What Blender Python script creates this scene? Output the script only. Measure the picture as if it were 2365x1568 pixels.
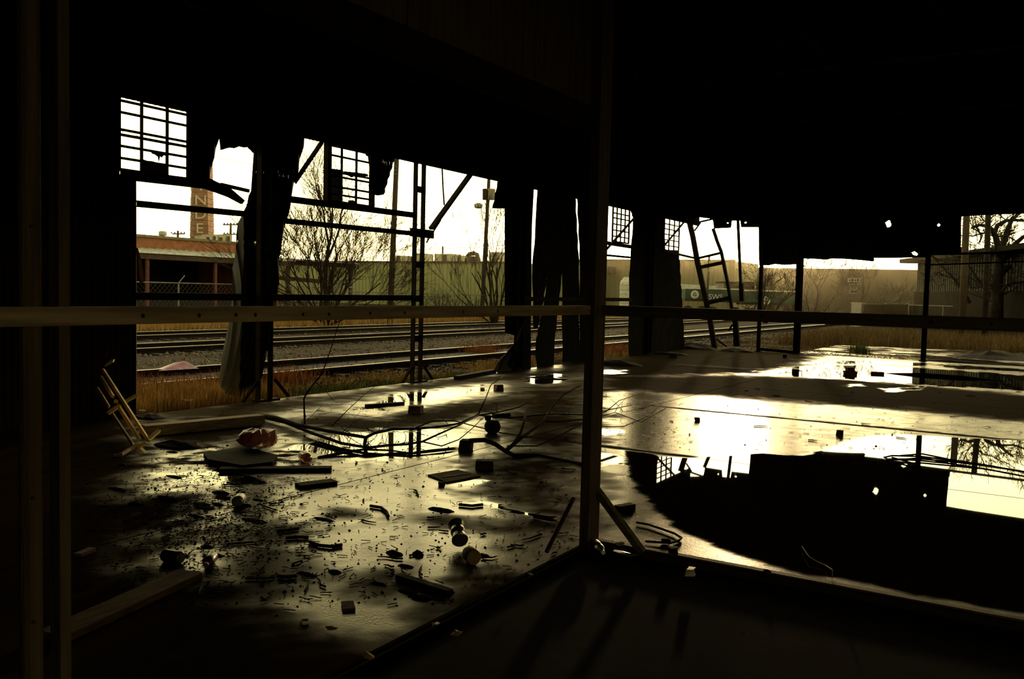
import bpy, math, random
import numpy as np
from mathutils import Vector, Matrix

for o in list(bpy.data.objects):
    bpy.data.objects.remove(o)
SC = bpy.context.scene
COL = SC.collection

# ------------------------------------------------------------------ camera
# World: +Y runs along the shed beside the tracks, -X points to the tracks, Z up.
EYE = Vector((0.0, 0.0, 1.6))
FPX = 2020.456
W, H = 2365.0, 1568.0
_yaw, _pitch, _roll = 0.550648472, 0.0547351945, 0.0243795501
_f0 = Vector((-math.sin(_yaw), math.cos(_yaw), 0)); _r0 = Vector((math.cos(_yaw), math.sin(_yaw), 0)); _u0 = Vector((0, 0, 1))
FW = _f0 * math.cos(_pitch) - _u0 * math.sin(_pitch)
_u = _u0 * math.cos(_pitch) + _f0 * math.sin(_pitch)
RT = _r0 * math.cos(_roll) + _u * math.sin(_roll)
UP = _u * math.cos(_roll) - _r0 * math.sin(_roll)
cam_d = bpy.data.cameras.new('camera'); cam = bpy.data.objects.new('camera', cam_d); COL.objects.link(cam)
cam_d.sensor_fit = 'HORIZONTAL'; cam_d.sensor_width = 36.0; cam_d.lens = FPX / W * 36.0
cam_d.clip_start = 0.05; cam_d.clip_end = 2000
cam.matrix_world = Matrix(((RT.x, UP.x, -FW.x, EYE.x), (RT.y, UP.y, -FW.y, EYE.y), (RT.z, UP.z, -FW.z, EYE.z), (0, 0, 0, 1)))
SC.camera = cam

# ------------------------------------------------------------------ sky, sun, exposure
SUN_AZ, SUN_EL = math.radians(-17.2), math.radians(4.3)
SUN = Vector((math.sin(SUN_AZ) * math.cos(SUN_EL), math.cos(SUN_AZ) * math.cos(SUN_EL), math.sin(SUN_EL)))
world = bpy.data.worlds.new('sky'); SC.world = world; world.use_nodes = True
nt = world.node_tree; nt.nodes.clear()
def N(t, **k):
    n = nt.nodes.new(t)
    for a, b in k.items(): setattr(n, a, b)
    return n
geo = N('ShaderNodeNewGeometry')
sep = N('ShaderNodeSeparateXYZ'); nt.links.new(geo.outputs['Incoming'], sep.inputs[0])
neg = N('ShaderNodeMath', operation='MULTIPLY'); nt.links.new(sep.outputs['Z'], neg.inputs[0]); neg.inputs[1].default_value = -1
ramp = N('ShaderNodeValToRGB'); nt.links.new(neg.outputs[0], ramp.inputs[0])
cr = ramp.color_ramp; cr.interpolation = 'EASE'
cr.elements[0].position = 0.0; cr.elements[0].color = (1.25, 1.00, 0.42, 1)
cr.elements[1].position = 1.0; cr.elements[1].color = (0.13, 0.13, 0.12, 1)
e = cr.elements.new(0.14); e.color = (1.28, 1.10, 0.44, 1)
e = cr.elements.new(0.35); e.color = (0.80, 0.70, 0.34, 1)
dot = N('ShaderNodeVectorMath', operation='DOT_PRODUCT'); nt.links.new(geo.outputs['Incoming'], dot.inputs[0])
dot.inputs[1].default_value = tuple(-SUN)
cl = N('ShaderNodeMath', operation='MAXIMUM'); nt.links.new(dot.outputs['Value'], cl.inputs[0]); cl.inputs[1].default_value = 0
p1 = N('ShaderNodeMath', operation='POWER'); nt.links.new(cl.outputs[0], p1.inputs[0]); p1.inputs[1].default_value = 90
p2 = N('ShaderNodeMath', operation='POWER'); nt.links.new(cl.outputs[0], p2.inputs[0]); p2.inputs[1].default_value = 6
def scaled(val, col):
    m = N('ShaderNodeVectorMath', operation='SCALE'); m.inputs[0].default_value = col; nt.links.new(val, m.inputs['Scale']); return m
g1 = scaled(p1.outputs[0], (7.0, 5.2, 2.6)); g2 = scaled(p2.outputs[0], (1.5, 1.15, 0.65))
base = N('ShaderNodeVectorMath', operation='SCALE'); nt.links.new(ramp.outputs[0], base.inputs[0])
# the evening sky fades smoothly away from the sun's side
h1 = N('ShaderNodeMath', operation='MULTIPLY_ADD'); nt.links.new(dot.outputs['Value'], h1.inputs[0]); h1.inputs[1].default_value = 0.5; h1.inputs[2].default_value = 0.5
h2 = N('ShaderNodeMath', operation='POWER'); nt.links.new(h1.outputs[0], h2.inputs[0]); h2.inputs[1].default_value = 1.6
h3 = N('ShaderNodeMath', operation='MULTIPLY_ADD'); nt.links.new(h2.outputs[0], h3.inputs[0]); h3.inputs[1].default_value = 2.0; h3.inputs[2].default_value = 0.75
nt.links.new(h3.outputs[0], base.inputs['Scale'])
a1 = N('ShaderNodeVectorMath', operation='ADD'); nt.links.new(g1.outputs[0], a1.inputs[0]); nt.links.new(g2.outputs[0], a1.inputs[1])
a2 = N('ShaderNodeVectorMath', operation='ADD'); nt.links.new(a1.outputs[0], a2.inputs[0]); nt.links.new(base.outputs[0], a2.inputs[1])
bg = N('ShaderNodeBackground'); nt.links.new(a2.outputs[0], bg.inputs[0]); bg.inputs[1].default_value = 1.0
out = N('ShaderNodeOutputWorld'); nt.links.new(bg.outputs[0], out.inputs[0])
sun_d = bpy.data.lights.new('sun', 'SUN'); sun_d.energy = 1.6; sun_d.angle = math.radians(1.6); sun_d.color = (1.0, 0.70, 0.34)
sun = bpy.data.objects.new('sun', sun_d); COL.objects.link(sun)
sun.rotation_euler = SUN.to_track_quat('Z', 'Y').to_euler(); sun.location = SUN * 100
SC.view_settings.view_transform = 'Standard'; SC.view_settings.look = 'None'
SC.view_settings.exposure = 0.0; SC.view_settings.gamma = 1.0; SC.view_settings.use_curve_mapping = False
HAZE = 0.0008
SC.cycles.max_bounces = 6; SC.cycles.volume_bounces = 0; SC.cycles.diffuse_bounces = 3; SC.cycles.glossy_bounces = 3
SC.cycles.use_denoising = True; SC.cycles.sample_clamp_indirect = 6.0

# ------------------------------------------------------------------ measuring helpers
def ray(x, y): return FW * FPX + RT * (x - W / 2) - UP * (y - H / 2)
def G(x, y, z=0.0):
    d = ray(x, y); return EYE + d * ((z - EYE.z) / d.z)
def onX(x, y, X):
    d = ray(x, y); return EYE + d * (X / d.x)
def onY(x, y, Y):
    d = ray(x, y); return EYE + d * (Y / d.y)
def at(x, y, depth): return EYE + ray(x, y) * (depth / FPX)
def depth_of(p): return (Vector(p) - EYE).dot(FW)
RX = -9.25      # plane of the trackside wall
GY = 25.85      # plane of the end wall

# ------------------------------------------------------------------ materials
def mat(name, c1, c2=None, rough=0.7, scale=6.0, metal=0.0, bump=0.0, bscale=40.0, spec=0.5, stretch=None, coat=0.0, detail=6.0, r2=None, trans=0.0, contrast=(0.35, 0.65), alpha=1.0):
    m = bpy.data.materials.new(name); m.use_nodes = True
    t = m.node_tree; b = t.nodes['Principled BSDF']
    b.inputs['Roughness'].default_value = rough; b.inputs['Metallic'].default_value = metal
    b.inputs['Specular IOR Level'].default_value = spec
    b.inputs['Coat Weight'].default_value = coat
    b.inputs['Transmission Weight'].default_value = trans
    b.inputs['Alpha'].default_value = alpha
    tc = t.nodes.new('ShaderNodeTexCoord'); mp = t.nodes.new('ShaderNodeMapping')
    t.links.new(tc.outputs['Object'], mp.inputs[0])
    if stretch: mp.inputs['Scale'].default_value = stretch
    if c2 is None: c2 = tuple(min(1, v * 1.5 + 0.002) for v in c1)
    n = t.nodes.new('ShaderNodeTexNoise'); n.inputs['Scale'].default_value = scale; n.inputs['Detail'].default_value = detail
    t.links.new(mp.outputs[0], n.inputs['Vector'])
    r = t.nodes.new('ShaderNodeValToRGB'); t.links.new(n.outputs[0], r.inputs[0])
    r.color_ramp.elements[0].position = contrast[0]; r.color_ramp.elements[1].position = contrast[1]
    r.color_ramp.elements[0].color = (*c1, 1); r.color_ramp.elements[1].color = (*c2, 1)
    t.links.new(r.outputs[0], b.inputs['Base Color'])
    if r2 is not None:
        mr = t.nodes.new('ShaderNodeMapRange'); t.links.new(n.outputs[0], mr.inputs[0])
        mr.inputs['From Min'].default_value = 0.35; mr.inputs['From Max'].default_value = 0.65
        mr.inputs['To Min'].default_value = rough; mr.inputs['To Max'].default_value = r2
        t.links.new(mr.outputs[0], b.inputs['Roughness'])
    if bump:
        n2 = t.nodes.new('ShaderNodeTexNoise'); n2.inputs['Scale'].default_value = bscale; n2.inputs['Detail'].default_value = 4
        t.links.new(mp.outputs[0], n2.inputs['Vector'])
        bp = t.nodes.new('ShaderNodeBump'); bp.inputs['Strength'].default_value = bump; bp.inputs['Distance'].default_value = 0.02
        t.links.new(n2.outputs[0], bp.inputs['Height']); t.links.new(bp.outputs[0], b.inputs['Normal'])
    return m
M = {
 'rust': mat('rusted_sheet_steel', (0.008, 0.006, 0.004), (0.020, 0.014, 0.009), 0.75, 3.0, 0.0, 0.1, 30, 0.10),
 'galv': mat('weathered_galvanised_sheet', (0.20, 0.208, 0.19), (0.40, 0.42, 0.37), 0.5, 4.0, 0.0, 0.1, 30, 0.5, (1, 1, 0.3)),
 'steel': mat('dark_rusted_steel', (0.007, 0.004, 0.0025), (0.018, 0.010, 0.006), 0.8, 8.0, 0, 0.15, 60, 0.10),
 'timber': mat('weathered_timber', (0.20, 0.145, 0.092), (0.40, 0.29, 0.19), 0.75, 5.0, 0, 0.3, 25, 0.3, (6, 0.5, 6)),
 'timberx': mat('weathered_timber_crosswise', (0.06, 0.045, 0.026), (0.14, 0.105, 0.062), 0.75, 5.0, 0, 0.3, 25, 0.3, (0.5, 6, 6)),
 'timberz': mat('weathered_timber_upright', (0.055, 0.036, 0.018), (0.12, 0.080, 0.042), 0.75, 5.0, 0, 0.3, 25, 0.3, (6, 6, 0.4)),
 'knot': mat('dark_knot', (0.012, 0.008, 0.005), (0.02, 0.013, 0.008), 0.8),
 'plank': mat('damp_plank', (0.040, 0.019, 0.007), (0.09, 0.047, 0.018), 0.8, 5.0, 0, 0.3, 25, 0.08, (6, 1, 6)),
 'blackwood': mat('soaked_black_wood', (0.010, 0.007, 0.005), (0.022, 0.015, 0.010), 0.8, 8, 0, 0.3, 30, 0.06),
 'yellow': mat('yellow_paint', (0.7200, 0.4600, 0.1100), (0.9000, 0.6400, 0.2000), 0.6, 18, 0, 0.1, 60, 0.3),
 'dirt': mat('dark_dirt', (0.0025, 0.002, 0.0013), (0.007, 0.005, 0.003), 0.95, 2.5, 0, 0.06, 14, 0.02),
 'ground': mat('trackside_earth', (0.016, 0.011, 0.006), (0.045, 0.031, 0.016), 0.95, 1.2, 0, 0.8, 9, 0.05),
 'ballast': mat('track_ballast', (0.0144, 0.0096, 0.0060), (0.0540, 0.0372, 0.0216), 0.9, 22, 0, 1.0, 26, 0.12),
 'stone': mat('ballast_stone', (0.0500, 0.0375, 0.0225), (0.2750, 0.2063, 0.1250), 0.75, 6, 0, 0.2, 30, 0.25),
 'rail': mat('rusty_rail', (0.010, 0.006, 0.004), (0.020, 0.012, 0.007), 0.7, 8, 0, 0.1, 40, 0.1),
 'railtop': mat('polished_rail_head', (0.50, 0.46, 0.40), (0.62, 0.58, 0.50), 0.30, 5, 1.0),
 'tie': mat('creosoted_sleeper', (0.012, 0.009, 0.007), (0.03, 0.022, 0.016), 0.85, 9, 0, 0.4, 30),
 'drygrass': mat('dry_golden_grass', (0.2500, 0.1438, 0.0350), (0.5250, 0.3250, 0.0875), 0.8, 2.0, spec=0.2),
 'tawny': mat('tawny_long_grass', (0.0900, 0.0576, 0.0192), (0.2040, 0.1320, 0.0456), 0.8, 0.8, spec=0.2),
 'greengrass': mat('short_green_grass', (0.0650, 0.0780, 0.0156), (0.1560, 0.1690, 0.0364), 0.8, 2.0, spec=0.2),
 'redweed': mat('rusty_red_weed', (0.2080, 0.0715, 0.0208), (0.3900, 0.1560, 0.0455), 0.8, 3.0, spec=0.2),
 'bark': mat('bare_bark', (0.020, 0.013, 0.008), (0.045, 0.030, 0.019), 0.85, 6, 0, 0.3, 30, 0.2),
 'darkbark': mat('dark_bark', (0.012, 0.009, 0.007), (0.03, 0.022, 0.015), 0.85, 6, 0, 0.3, 30, 0.2),
 'wetbark': mat('wet_fallen_bark', (0.010, 0.007, 0.004), (0.022, 0.014, 0.008), 0.8, 12, 0, 0.4, 40, 0.05),
 'pole': mat('utility_pole_wood', (0.045, 0.032, 0.020), (0.095, 0.068, 0.042), 0.8, 5, 0, 0.2, 20, 0.2, (4, 4, 0.3)),
 'brick': mat('red_brickwork', (0.2756, 0.0997, 0.0473), (0.4200, 0.1628, 0.0788), 0.85, 3, 0, 0.2, 30, 0.2),
 'chimbrick': mat('smoke_stack_brick', (0.2040, 0.0918, 0.0561), (0.3187, 0.1530, 0.0969), 0.85, 1.2, 0, 0.2, 30, 0.2),
 'whitepaint': mat('faded_white_paint', (0.5928, 0.6156, 0.5472), (0.8208, 0.8436, 0.7524), 0.7, 3),
 'letter': mat('faded_white_lettering', (0.5460, 0.4875, 0.3900), (0.8190, 0.7410, 0.5850), 0.8, 8),
 'concretecap': mat('stone_coping', (0.1350, 0.1125, 0.0750), (0.2400, 0.2025, 0.1350), 0.85, 4),
 'green': mat('green_grey_siding', (0.2888, 0.3177, 0.1516), (0.4151, 0.4332, 0.2238), 0.7, 0.6, 0, 0, 10, 0.08, (1, 1, 0.4)),
 'cream': mat('cream_siding', (0.2808, 0.2621, 0.1451), (0.3510, 0.3276, 0.1872), 0.7, 0.5, 0, 0, 10, 0.08, (1, 1, 0.4)),
 'tan': mat('dull_tan_wall', (0.0715, 0.0598, 0.0312), (0.1040, 0.0858, 0.0468), 0.8, 0.6, spec=0.05),
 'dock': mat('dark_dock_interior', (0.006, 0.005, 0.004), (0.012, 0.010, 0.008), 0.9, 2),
 'redsteel': mat('red_oxide_steel', (0.0960, 0.0288, 0.0192), (0.1520, 0.0512, 0.0320), 0.8, 4),
 'brownsteel': mat('brown_canopy_steel', (0.0468, 0.0260, 0.0182), (0.0780, 0.0442, 0.0286), 0.8, 4),
 'unit': mat('rooftop_unit_metal', (0.3952, 0.3744, 0.2704), (0.5824, 0.5408, 0.3952), 0.6, 2),
 'unitdark': mat('rooftop_unit_grille', (0.050, 0.028, 0.018), (0.08, 0.045, 0.03), 0.7, 4),
 'galvpost': mat('galvanised_fence_post', (0.1800, 0.1800, 0.1500), (0.3000, 0.3000, 0.2550), 0.5, 6, 0.3),
 'wire': mat('dull_wire', (0.05, 0.045, 0.035), (0.08, 0.07, 0.055), 0.6),
 'chainlink': mat('chain_link_wire', (0.045, 0.038, 0.026), (0.075, 0.062, 0.042), 0.6),
 'carbody': mat('green_painted_railcar', (0.0208, 0.0585, 0.0338), (0.0338, 0.0806, 0.0468), 0.6, 2),
 'white': mat('dirty_white_plastic', (0.45, 0.44, 0.40), (0.62, 0.60, 0.54), 0.5, 6),
 'shedwhite': mat('ribbed_white_siding', (0.085, 0.088, 0.075), (0.120, 0.122, 0.105), 0.7, 0.8, 0, 0, 10, 0.05, (1, 1, 0.3)),
 'sheddark': mat('dark_lower_siding', (0.012, 0.010, 0.007), (0.022, 0.018, 0.012), 0.8, 1.5, spec=0.03),
 'redbrickclay': mat('clay_brick', (0.11, 0.042, 0.024), (0.17, 0.070, 0.040), 0.8, 8, 0, 0.4, 40),
 'pinkbag': mat('pink_and_white_wrapper', (0.62, 0.58, 0.52), (0.62, 0.16, 0.22), 0.4, 9),
 'clear': mat('clear_plastic', (0.75, 0.72, 0.66), (0.85, 0.82, 0.76), 0.12, 4, 0, 0, 10, 0.5, None, 0, 2, None, 0.75),
 'redlabel': mat('red_label', (0.28, 0.045, 0.030), (0.40, 0.080, 0.050), 0.4, 10),
 'orange': mat('amber_pink_plastic', (0.55, 0.17, 0.11), (0.70, 0.26, 0.17), 0.25, 6, 0, 0, 10, 0.5, None, 0, 2, None, 0.4),
 'tin': mat('dull_tin', (0.16, 0.16, 0.15), (0.30, 0.30, 0.28), 0.35, 9, 0.8),
 'purple': mat('dark_purple_can_paint', (0.030, 0.010, 0.024), (0.060, 0.018, 0.045), 0.35, 9, 0.3),
 'paper': mat('pale_paper', (0.42, 0.38, 0.26), (0.55, 0.50, 0.36), 0.8, 8),
 'leaf': mat('dead_leaf', (0.16, 0.09, 0.035), (0.26, 0.16, 0.07), 0.8, 12),
 'redplastic': mat('red_plastic', (0.30, 0.03, 0.02), (0.42, 0.05, 0.03), 0.5, 8),
 'dirtyglass': mat('grimy_pane', (0.012, 0.010, 0.007), (0.03, 0.024, 0.016), 0.5, 6),
 'rootdirt': mat('rubble_dirt', (0.018, 0.013, 0.008), (0.05, 0.036, 0.022), 0.9, 8, 0, 0.6, 20, 0.2),
 'yellowrust': mat('yellow_lichen_rust', (0.36, 0.24, 0.06), (0.30, 0.12, 0.04), 0.8, 10),
 'haze': None,
}

# ------------------------------------------------------------------ mesh helpers
class MB:
    def __init__(s): s.v = []; s.f = []
    def add(s, vs, fs):
        o = len(s.v); s.v += [tuple(v) for v in vs]; s.f += [tuple(i + o for i in f) for f in fs]; return s
    def box(s, c, d, rz=0.0):
        cx, cy, cz = c; a, b, h = d[0] / 2, d[1] / 2, d[2] / 2; cs, sn = math.cos(rz), math.sin(rz)
        vs = []
        for x, y, z in ((-a, -b, -h), (a, -b, -h), (a, b, -h), (-a, b, -h), (-a, -b, h), (a, -b, h), (a, b, h), (-a, b, h)):
            vs.append((cx + x * cs - y * sn, cy + x * sn + y * cs, cz + z))
        return s.add(vs, [(3, 2, 1, 0), (4, 5, 6, 7), (0, 1, 5, 4), (1, 2, 6, 5), (2, 3, 7, 6), (3, 0, 4, 7)])
    def bar(s, p0, p1, w, h, ref=(0, 0, 1)):
        p0, p1 = Vector(p0), Vector(p1); d = (p1 - p0).normalized(); r = Vector(ref)
        if abs(d.dot(r)) > 0.95: r = Vector((1, 0, 0))
        x = d.cross(r).normalized(); y = x.cross(d).normalized()
        vs = [p + x * (a * w / 2) + y * (b * h / 2) for p in (p0, p1) for a, b in ((-1, -1), (1, -1), (1, 1), (-1, 1))]
        return s.add(vs, [(0, 1, 2, 3), (7, 6, 5, 4), (0, 4, 5, 1), (1, 5, 6, 2), (2, 6, 7, 3), (3, 7, 4, 0)])
    def tube(s, pts, rs, n=6, cap=True):
        pts = [Vector(p) for p in pts]; rings = []
        if not hasattr(rs, '__len__'): rs = [rs] * len(pts)
        px_ = None
        for i, p in enumerate(pts):
            d = (pts[min(i + 1, len(pts) - 1)] - pts[max(i - 1, 0)])
            if d.length < 1e-9: d = Vector((0, 0, 1))
            d.normalize()
            if px_ is None:
                a = Vector((0, 0, 1)) if abs(d.z) < 0.9 else Vector((1, 0, 0)); px_ = d.cross(a).normalized()
            else:
                px_ = (px_ - d * px_.dot(d))
                px_ = px_.normalized() if px_.length > 1e-6 else d.orthogonal().normalized()
            py_ = d.cross(px_)
            rings.append([p + (px_ * math.cos(2 * math.pi * k / n) + py_ * math.sin(2 * math.pi * k / n)) * rs[i] for k in range(n)])
        vs = [v for r in rings for v in r]; fs = []
        for i in range(len(rings) - 1):
            for k in range(n):
                a = i * n + k; b = i * n + (k + 1) % n; fs.append((a, b, b + n, a + n))
        if cap: fs += [tuple(range(n - 1, -1, -1)), tuple(range((len(rings) - 1) * n, len(rings) * n))]
        return s.add(vs, fs)
    def lathe(s, prof, n=16, mtx=None):
        vs = []; fs = []
        for r, z in prof:
            for k in range(n):
                v = Vector((r * math.cos(2 * math.pi * k / n), r * math.sin(2 * math.pi * k / n), z)); vs.append(mtx @ v if mtx else v)
        for i in range(len(prof) - 1):
            for k in range(n):
                a = i * n + k; b = i * n + (k + 1) % n; fs.append((a, b, b + n, a + n))
        fs += [tuple(range(n - 1, -1, -1)), tuple(range((len(prof) - 1) * n, len(prof) * n))]
        return s.add(vs, fs)
    def prism(s, poly, off):
        """poly: 3D outline, off: extrusion vector"""
        n = len(poly); off = Vector(off); vs = [Vector(p) for p in poly] + [Vector(p) + off for p in poly]
        fs = [tuple(range(n - 1, -1, -1)), tuple(range(n, 2 * n))] + [(i, (i + 1) % n, (i + 1) % n + n, i + n) for i in range(n)]
        return s.add(vs, fs)
    def build(s, name, m, parent=None, smooth=False):
        me = bpy.data.meshes.new(name); me.from_pydata(s.v, [], s.f); me.update()
        if smooth: me.polygons.foreach_set('use_smooth', [True] * len(me.polygons))
        if isinstance(m, str): m = M[m]
        if m: me.materials.append(m)
        o = bpy.data.objects.new(name, me); COL.objects.link(o)
        if parent: o.parent = parent; o.matrix_parent_inverse = parent.matrix_world.inverted() if False else Matrix.Translation(-Vector(parent.location))
        return o
def tag(o, label=None, cat=None, group=None, kind=None):
    if label: o['label'] = label
    if cat: o['category'] = cat
    if group: o['group'] = group
    if kind: o['kind'] = kind
    return o
def thing(name, label, cat, loc=(0, 0, 0), group=None, kind=None):
    o = bpy.data.objects.new(name, None); COL.objects.link(o); o.location = loc; o.empty_display_size = 0.1
    return tag(o, label, cat, group, kind)
def struct(name, loc=(0, 0, 0), label=None):
    o = bpy.data.objects.new(name, None); COL.objects.link(o); o.location = loc; o['kind'] = 'structure'
    if label: o['label'] = label
    return o
def channel(mb, p0, p1, h, d, t, out):
    """a C section: web of height h facing `out`, two flanges of depth d"""
    p0, p1 = Vector(p0), Vector(p1); a = (p1 - p0).normalized(); o = Vector(out); u = a.cross(o).normalized()
    mb.bar(p0, p1, h, t, o)
    for sgn in (-1, 1):
        q = u * (sgn * (h / 2 - t / 2)) - o * (d / 2)
        mb.bar(p0 + q, p1 + q, t, d, o)
    return mb
def angle(mb, p0, p1, w, t, a, b):
    """an L section with legs towards a and b"""
    p0, p1, a, b = Vector(p0), Vector(p1), Vector(a), Vector(b)
    mb.bar(p0 + a * w / 2, p1 + a * w / 2, w, t, b) if True else None
    mb.bar(p0 + b * w / 2, p1 + b * w / 2, w, t, a)
    return mb

# corrugated sheet: polygons in (s, z), even-odd; place(s, z, d) -> point
def crossings(polys, s):
    ys = []
    for P in polys:
        n = len(P)
        for i in range(n):
            (x0, y0), (x1, y1) = P[i], P[(i + 1) % n]
            if (x0 <= s < x1) or (x1 <= s < x0): ys.append(y0 + (y1 - y0) * (s - x0) / (x1 - x0))
    return sorted(ys)
def corrugated(polys, place, s0, s1, wave=0.076, amp=0.009, bulge=None, zstep=None, phase=0.0):
    mb = MB(); step = wave / 4; n = max(1, int(math.ceil((s1 - s0) / step)))
    xs = [s0 + (s1 - s0) * i / n for i in range(n + 1)]
    for i in range(n):
        a, b = xs[i] + 1e-5, xs[i + 1] - 1e-5
        ca, cb = crossings(polys, a), crossings(polys, b)
        if len(ca) != len(cb) or not ca:
            m_ = crossings(polys, (a + b) / 2); ca = cb = m_
        for k in range(0, len(ca) - 1, 2):
            za0, za1, zb0, zb1 = ca[k], ca[k + 1], cb[k], cb[k + 1]
            nz = 1 if not zstep else max(1, int(math.ceil(max(za1 - za0, zb1 - zb0) / zstep)))
            col = []
            for j in range(nz + 1):
                for (s, q0, q1) in ((xs[i], za0, za1), (xs[i + 1], zb0, zb1)):
                    z = q0 + (q1 - q0) * j / nz
                    d = amp * math.sin(2 * math.pi * s / wave + phase) + (bulge(s, z) if bulge else 0)
                    col.append(place(s, z, d))
            mb.add(col, [(2 * j, 2 * j + 1, 2 * j + 3, 2 * j + 2) for j in range(nz)])
    return mb
def wallX(X): return lambda s, z, d: (X + d, s, z)
def wallY(Y): return lambda s, z, d: (s, Y + d, z)
def PX(pts, X=RX - 0.06): return [((q := onX(x, y, X)).y, q.z) for x, y in pts]
def PY(pts, Y=GY + 0.06): return [((q := onY(x, y, Y)).x, q.z) for x, y in pts]

# ------------------------------------------------------------------ floor (wet concrete slabs) and ground
rng = np.random.default_rng(5)
def vnoise(x, y, sc, seed=0):
    r = np.random.default_rng(seed); g = r.random((256, 256))
    u, v = x * sc + 50, y * sc + 50; i, j = np.floor(u).astype(int), np.floor(v).astype(int); a, b = u - i, v - j
    a = a * a * (3 - 2 * a); b = b * b * (3 - 2 * b); w = lambda p, q: g[p % 256, q % 256]
    return (w(i, j) * (1 - a) + w(i + 1, j) * a) * (1 - b) + (w(i, j + 1) * (1 - a) + w(i + 1, j + 1) * a) * b
def fbm(x, y, sc, seed=0): return sum(vnoise(x, y, sc * 2 ** k, seed + k) * 0.5 ** k for k in range(4)) / 1.875
def sdist(P, x, y):
    """signed distance to polygon, positive inside"""
    P = np.array(P); d = np.full(x.shape, 1e9); ins = np.zeros(x.shape, bool)
    for i in range(len(P)):
        a, b = P[i], P[(i + 1) % len(P)]; e = b - a; L = max(e @ e, 1e-9)
        t = np.clip(((x - a[0]) * e[0] + (y - a[1]) * e[1]) / L, 0, 1)
        d = np.minimum(d, np.hypot(x - a[0] - t * e[0], y - a[1] - t * e[1]))
        if a[1] != b[1]:
            c = ((a[1] <= y) & (y < b[1])) | ((b[1] <= y) & (y < a[1]))
            ins ^= c & (x < a[0] + (y - a[1]) * e[0] / e[1])
    return np.where(ins, d, -d)
def gp(pts): return [tuple(G(x, y).xy) for x, y in pts]
WATER = [  # outline, edge softness, raggedness
 (gp([(1425, 1036), (1590, 1056), (1640, 1052), (1760, 1046), (1850, 1052), (1900, 1034), (1960, 1012), (2060, 1000), (2180, 1008), (2365, 1016), (2700, 1050), (2900, 1350), (2365, 1424), (2000, 1356), (1760, 1304), (1640, 1262), (1570, 1236), (1500, 1160), (1450, 1100)]), 0.16, 0.08),
 (gp([(1730, 860), (1850, 846), (2000, 842), (2400, 868), (2900, 930), (2900, 975), (2365, 904), (2100, 886), (1850, 870)]), 0.25, 0.5),
 (gp([(1850, 836), (2000, 831), (2160, 840), (2160, 846), (2000, 840), (1870, 842)]), 0.2, 0.4),
 (gp([(2160, 840), (2500, 860), (2500, 868), (2160, 848)]), 0.2, 0.5),
 (gp([(620, 1040), (700, 1010), (830, 990), (960, 985), (1060, 990), (1090, 1020), (1060, 1050), (960, 1066), (840, 1075), (700, 1060)]), 0.55, 0.30),
 (gp([(1030, 1124), (1060, 1105), (1140, 1102), (1155, 1112), (1100, 1124)]), 0.15, 0.10),
 (gp([(1080, 1160), (1140, 1155), (1200, 1178), (1290, 1192), (1270, 1205), (1160, 1180)]), 0.04, 0.06),
 (gp([(340, 1120), (400, 1090), (520, 1080), (620, 1090), (640, 1115), (520, 1122), (420, 1130)]), 0.30, 0.30),
 (gp([(1385, 992), (1440, 990), (1450, 1004), (1395, 1006)]), 0.05, 0.10),
 (gp([(1375, 1040), (1440, 1052), (1450, 1075), (1375, 1080)]), 0.05, 0.12),
 (gp([(1205, 868), (1300, 862), (1310, 882), (1220, 890)]), 0.2, 0.25),
 (gp([(1385, 852), (1450, 854), (1450, 864), (1385, 864)]), 0.2, 0.3),
 (gp([(2030, 896), (2130, 893), (2145, 903), (2040, 905)]), 0.2, 0.3), (gp([(1950, 889), (2000, 886), (2010, 892), (1960, 894)]), 0.2, 0.3),
 (gp([(780, 950), (830, 915), (980, 895), (1120, 885), (1170, 900), (1060, 925), (900, 950)]), 0.8, 0.45),
]
DAMP = [   # (outline, amount, softness): thin wet film that still shows the trowelled surface
 (gp([(1385, 910), (1540, 906), (1600, 920), (1760, 930), (1960, 934), (2200, 958), (2700, 1000), (2900, 1350), (2365, 1424), (1380, 1250), (1380, 1040)]), 0.47, 0.35),
 (gp([(1385, 818), (1700, 820), (2000, 830), (2365, 850), (2365, 915), (2000, 872), (1750, 866), (1385, 862)]), 0.44, 0.5),
]
DAMP += [(gp([(640, 1140), (900, 1120), (1300, 1130), (1260, 1220), (1120, 1330), (860, 1350), (690, 1400), (640, 1290)]), 0.54, 0.5), (gp([(600, 1080), (640, 1000), (800, 930), (1150, 880), (1200, 900), (1080, 1030), (1050, 1060), (800, 1115)]), 0.50, 0.4)]
DRY = [
 (gp([(1150, 880), (1400, 866), (1750, 866), (2000, 880), (2365, 912), (2700, 950), (2700, 1000), (2365, 972), (2100, 945), (1900, 930), (1600, 908), (1400, 892), (1150, 950)]), 0.9, 0.35),
 (gp([(860, 965), (1100, 926), (1310, 894), (1330, 915), (1120, 950), (900, 985)]), 0.55, 0.2),
 (gp([(780, 1118), (1060, 1052), (1200, 1030), (1200, 1050), (1060, 1075), (820, 1140)]), 0.25, 0.2),
]
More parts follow.
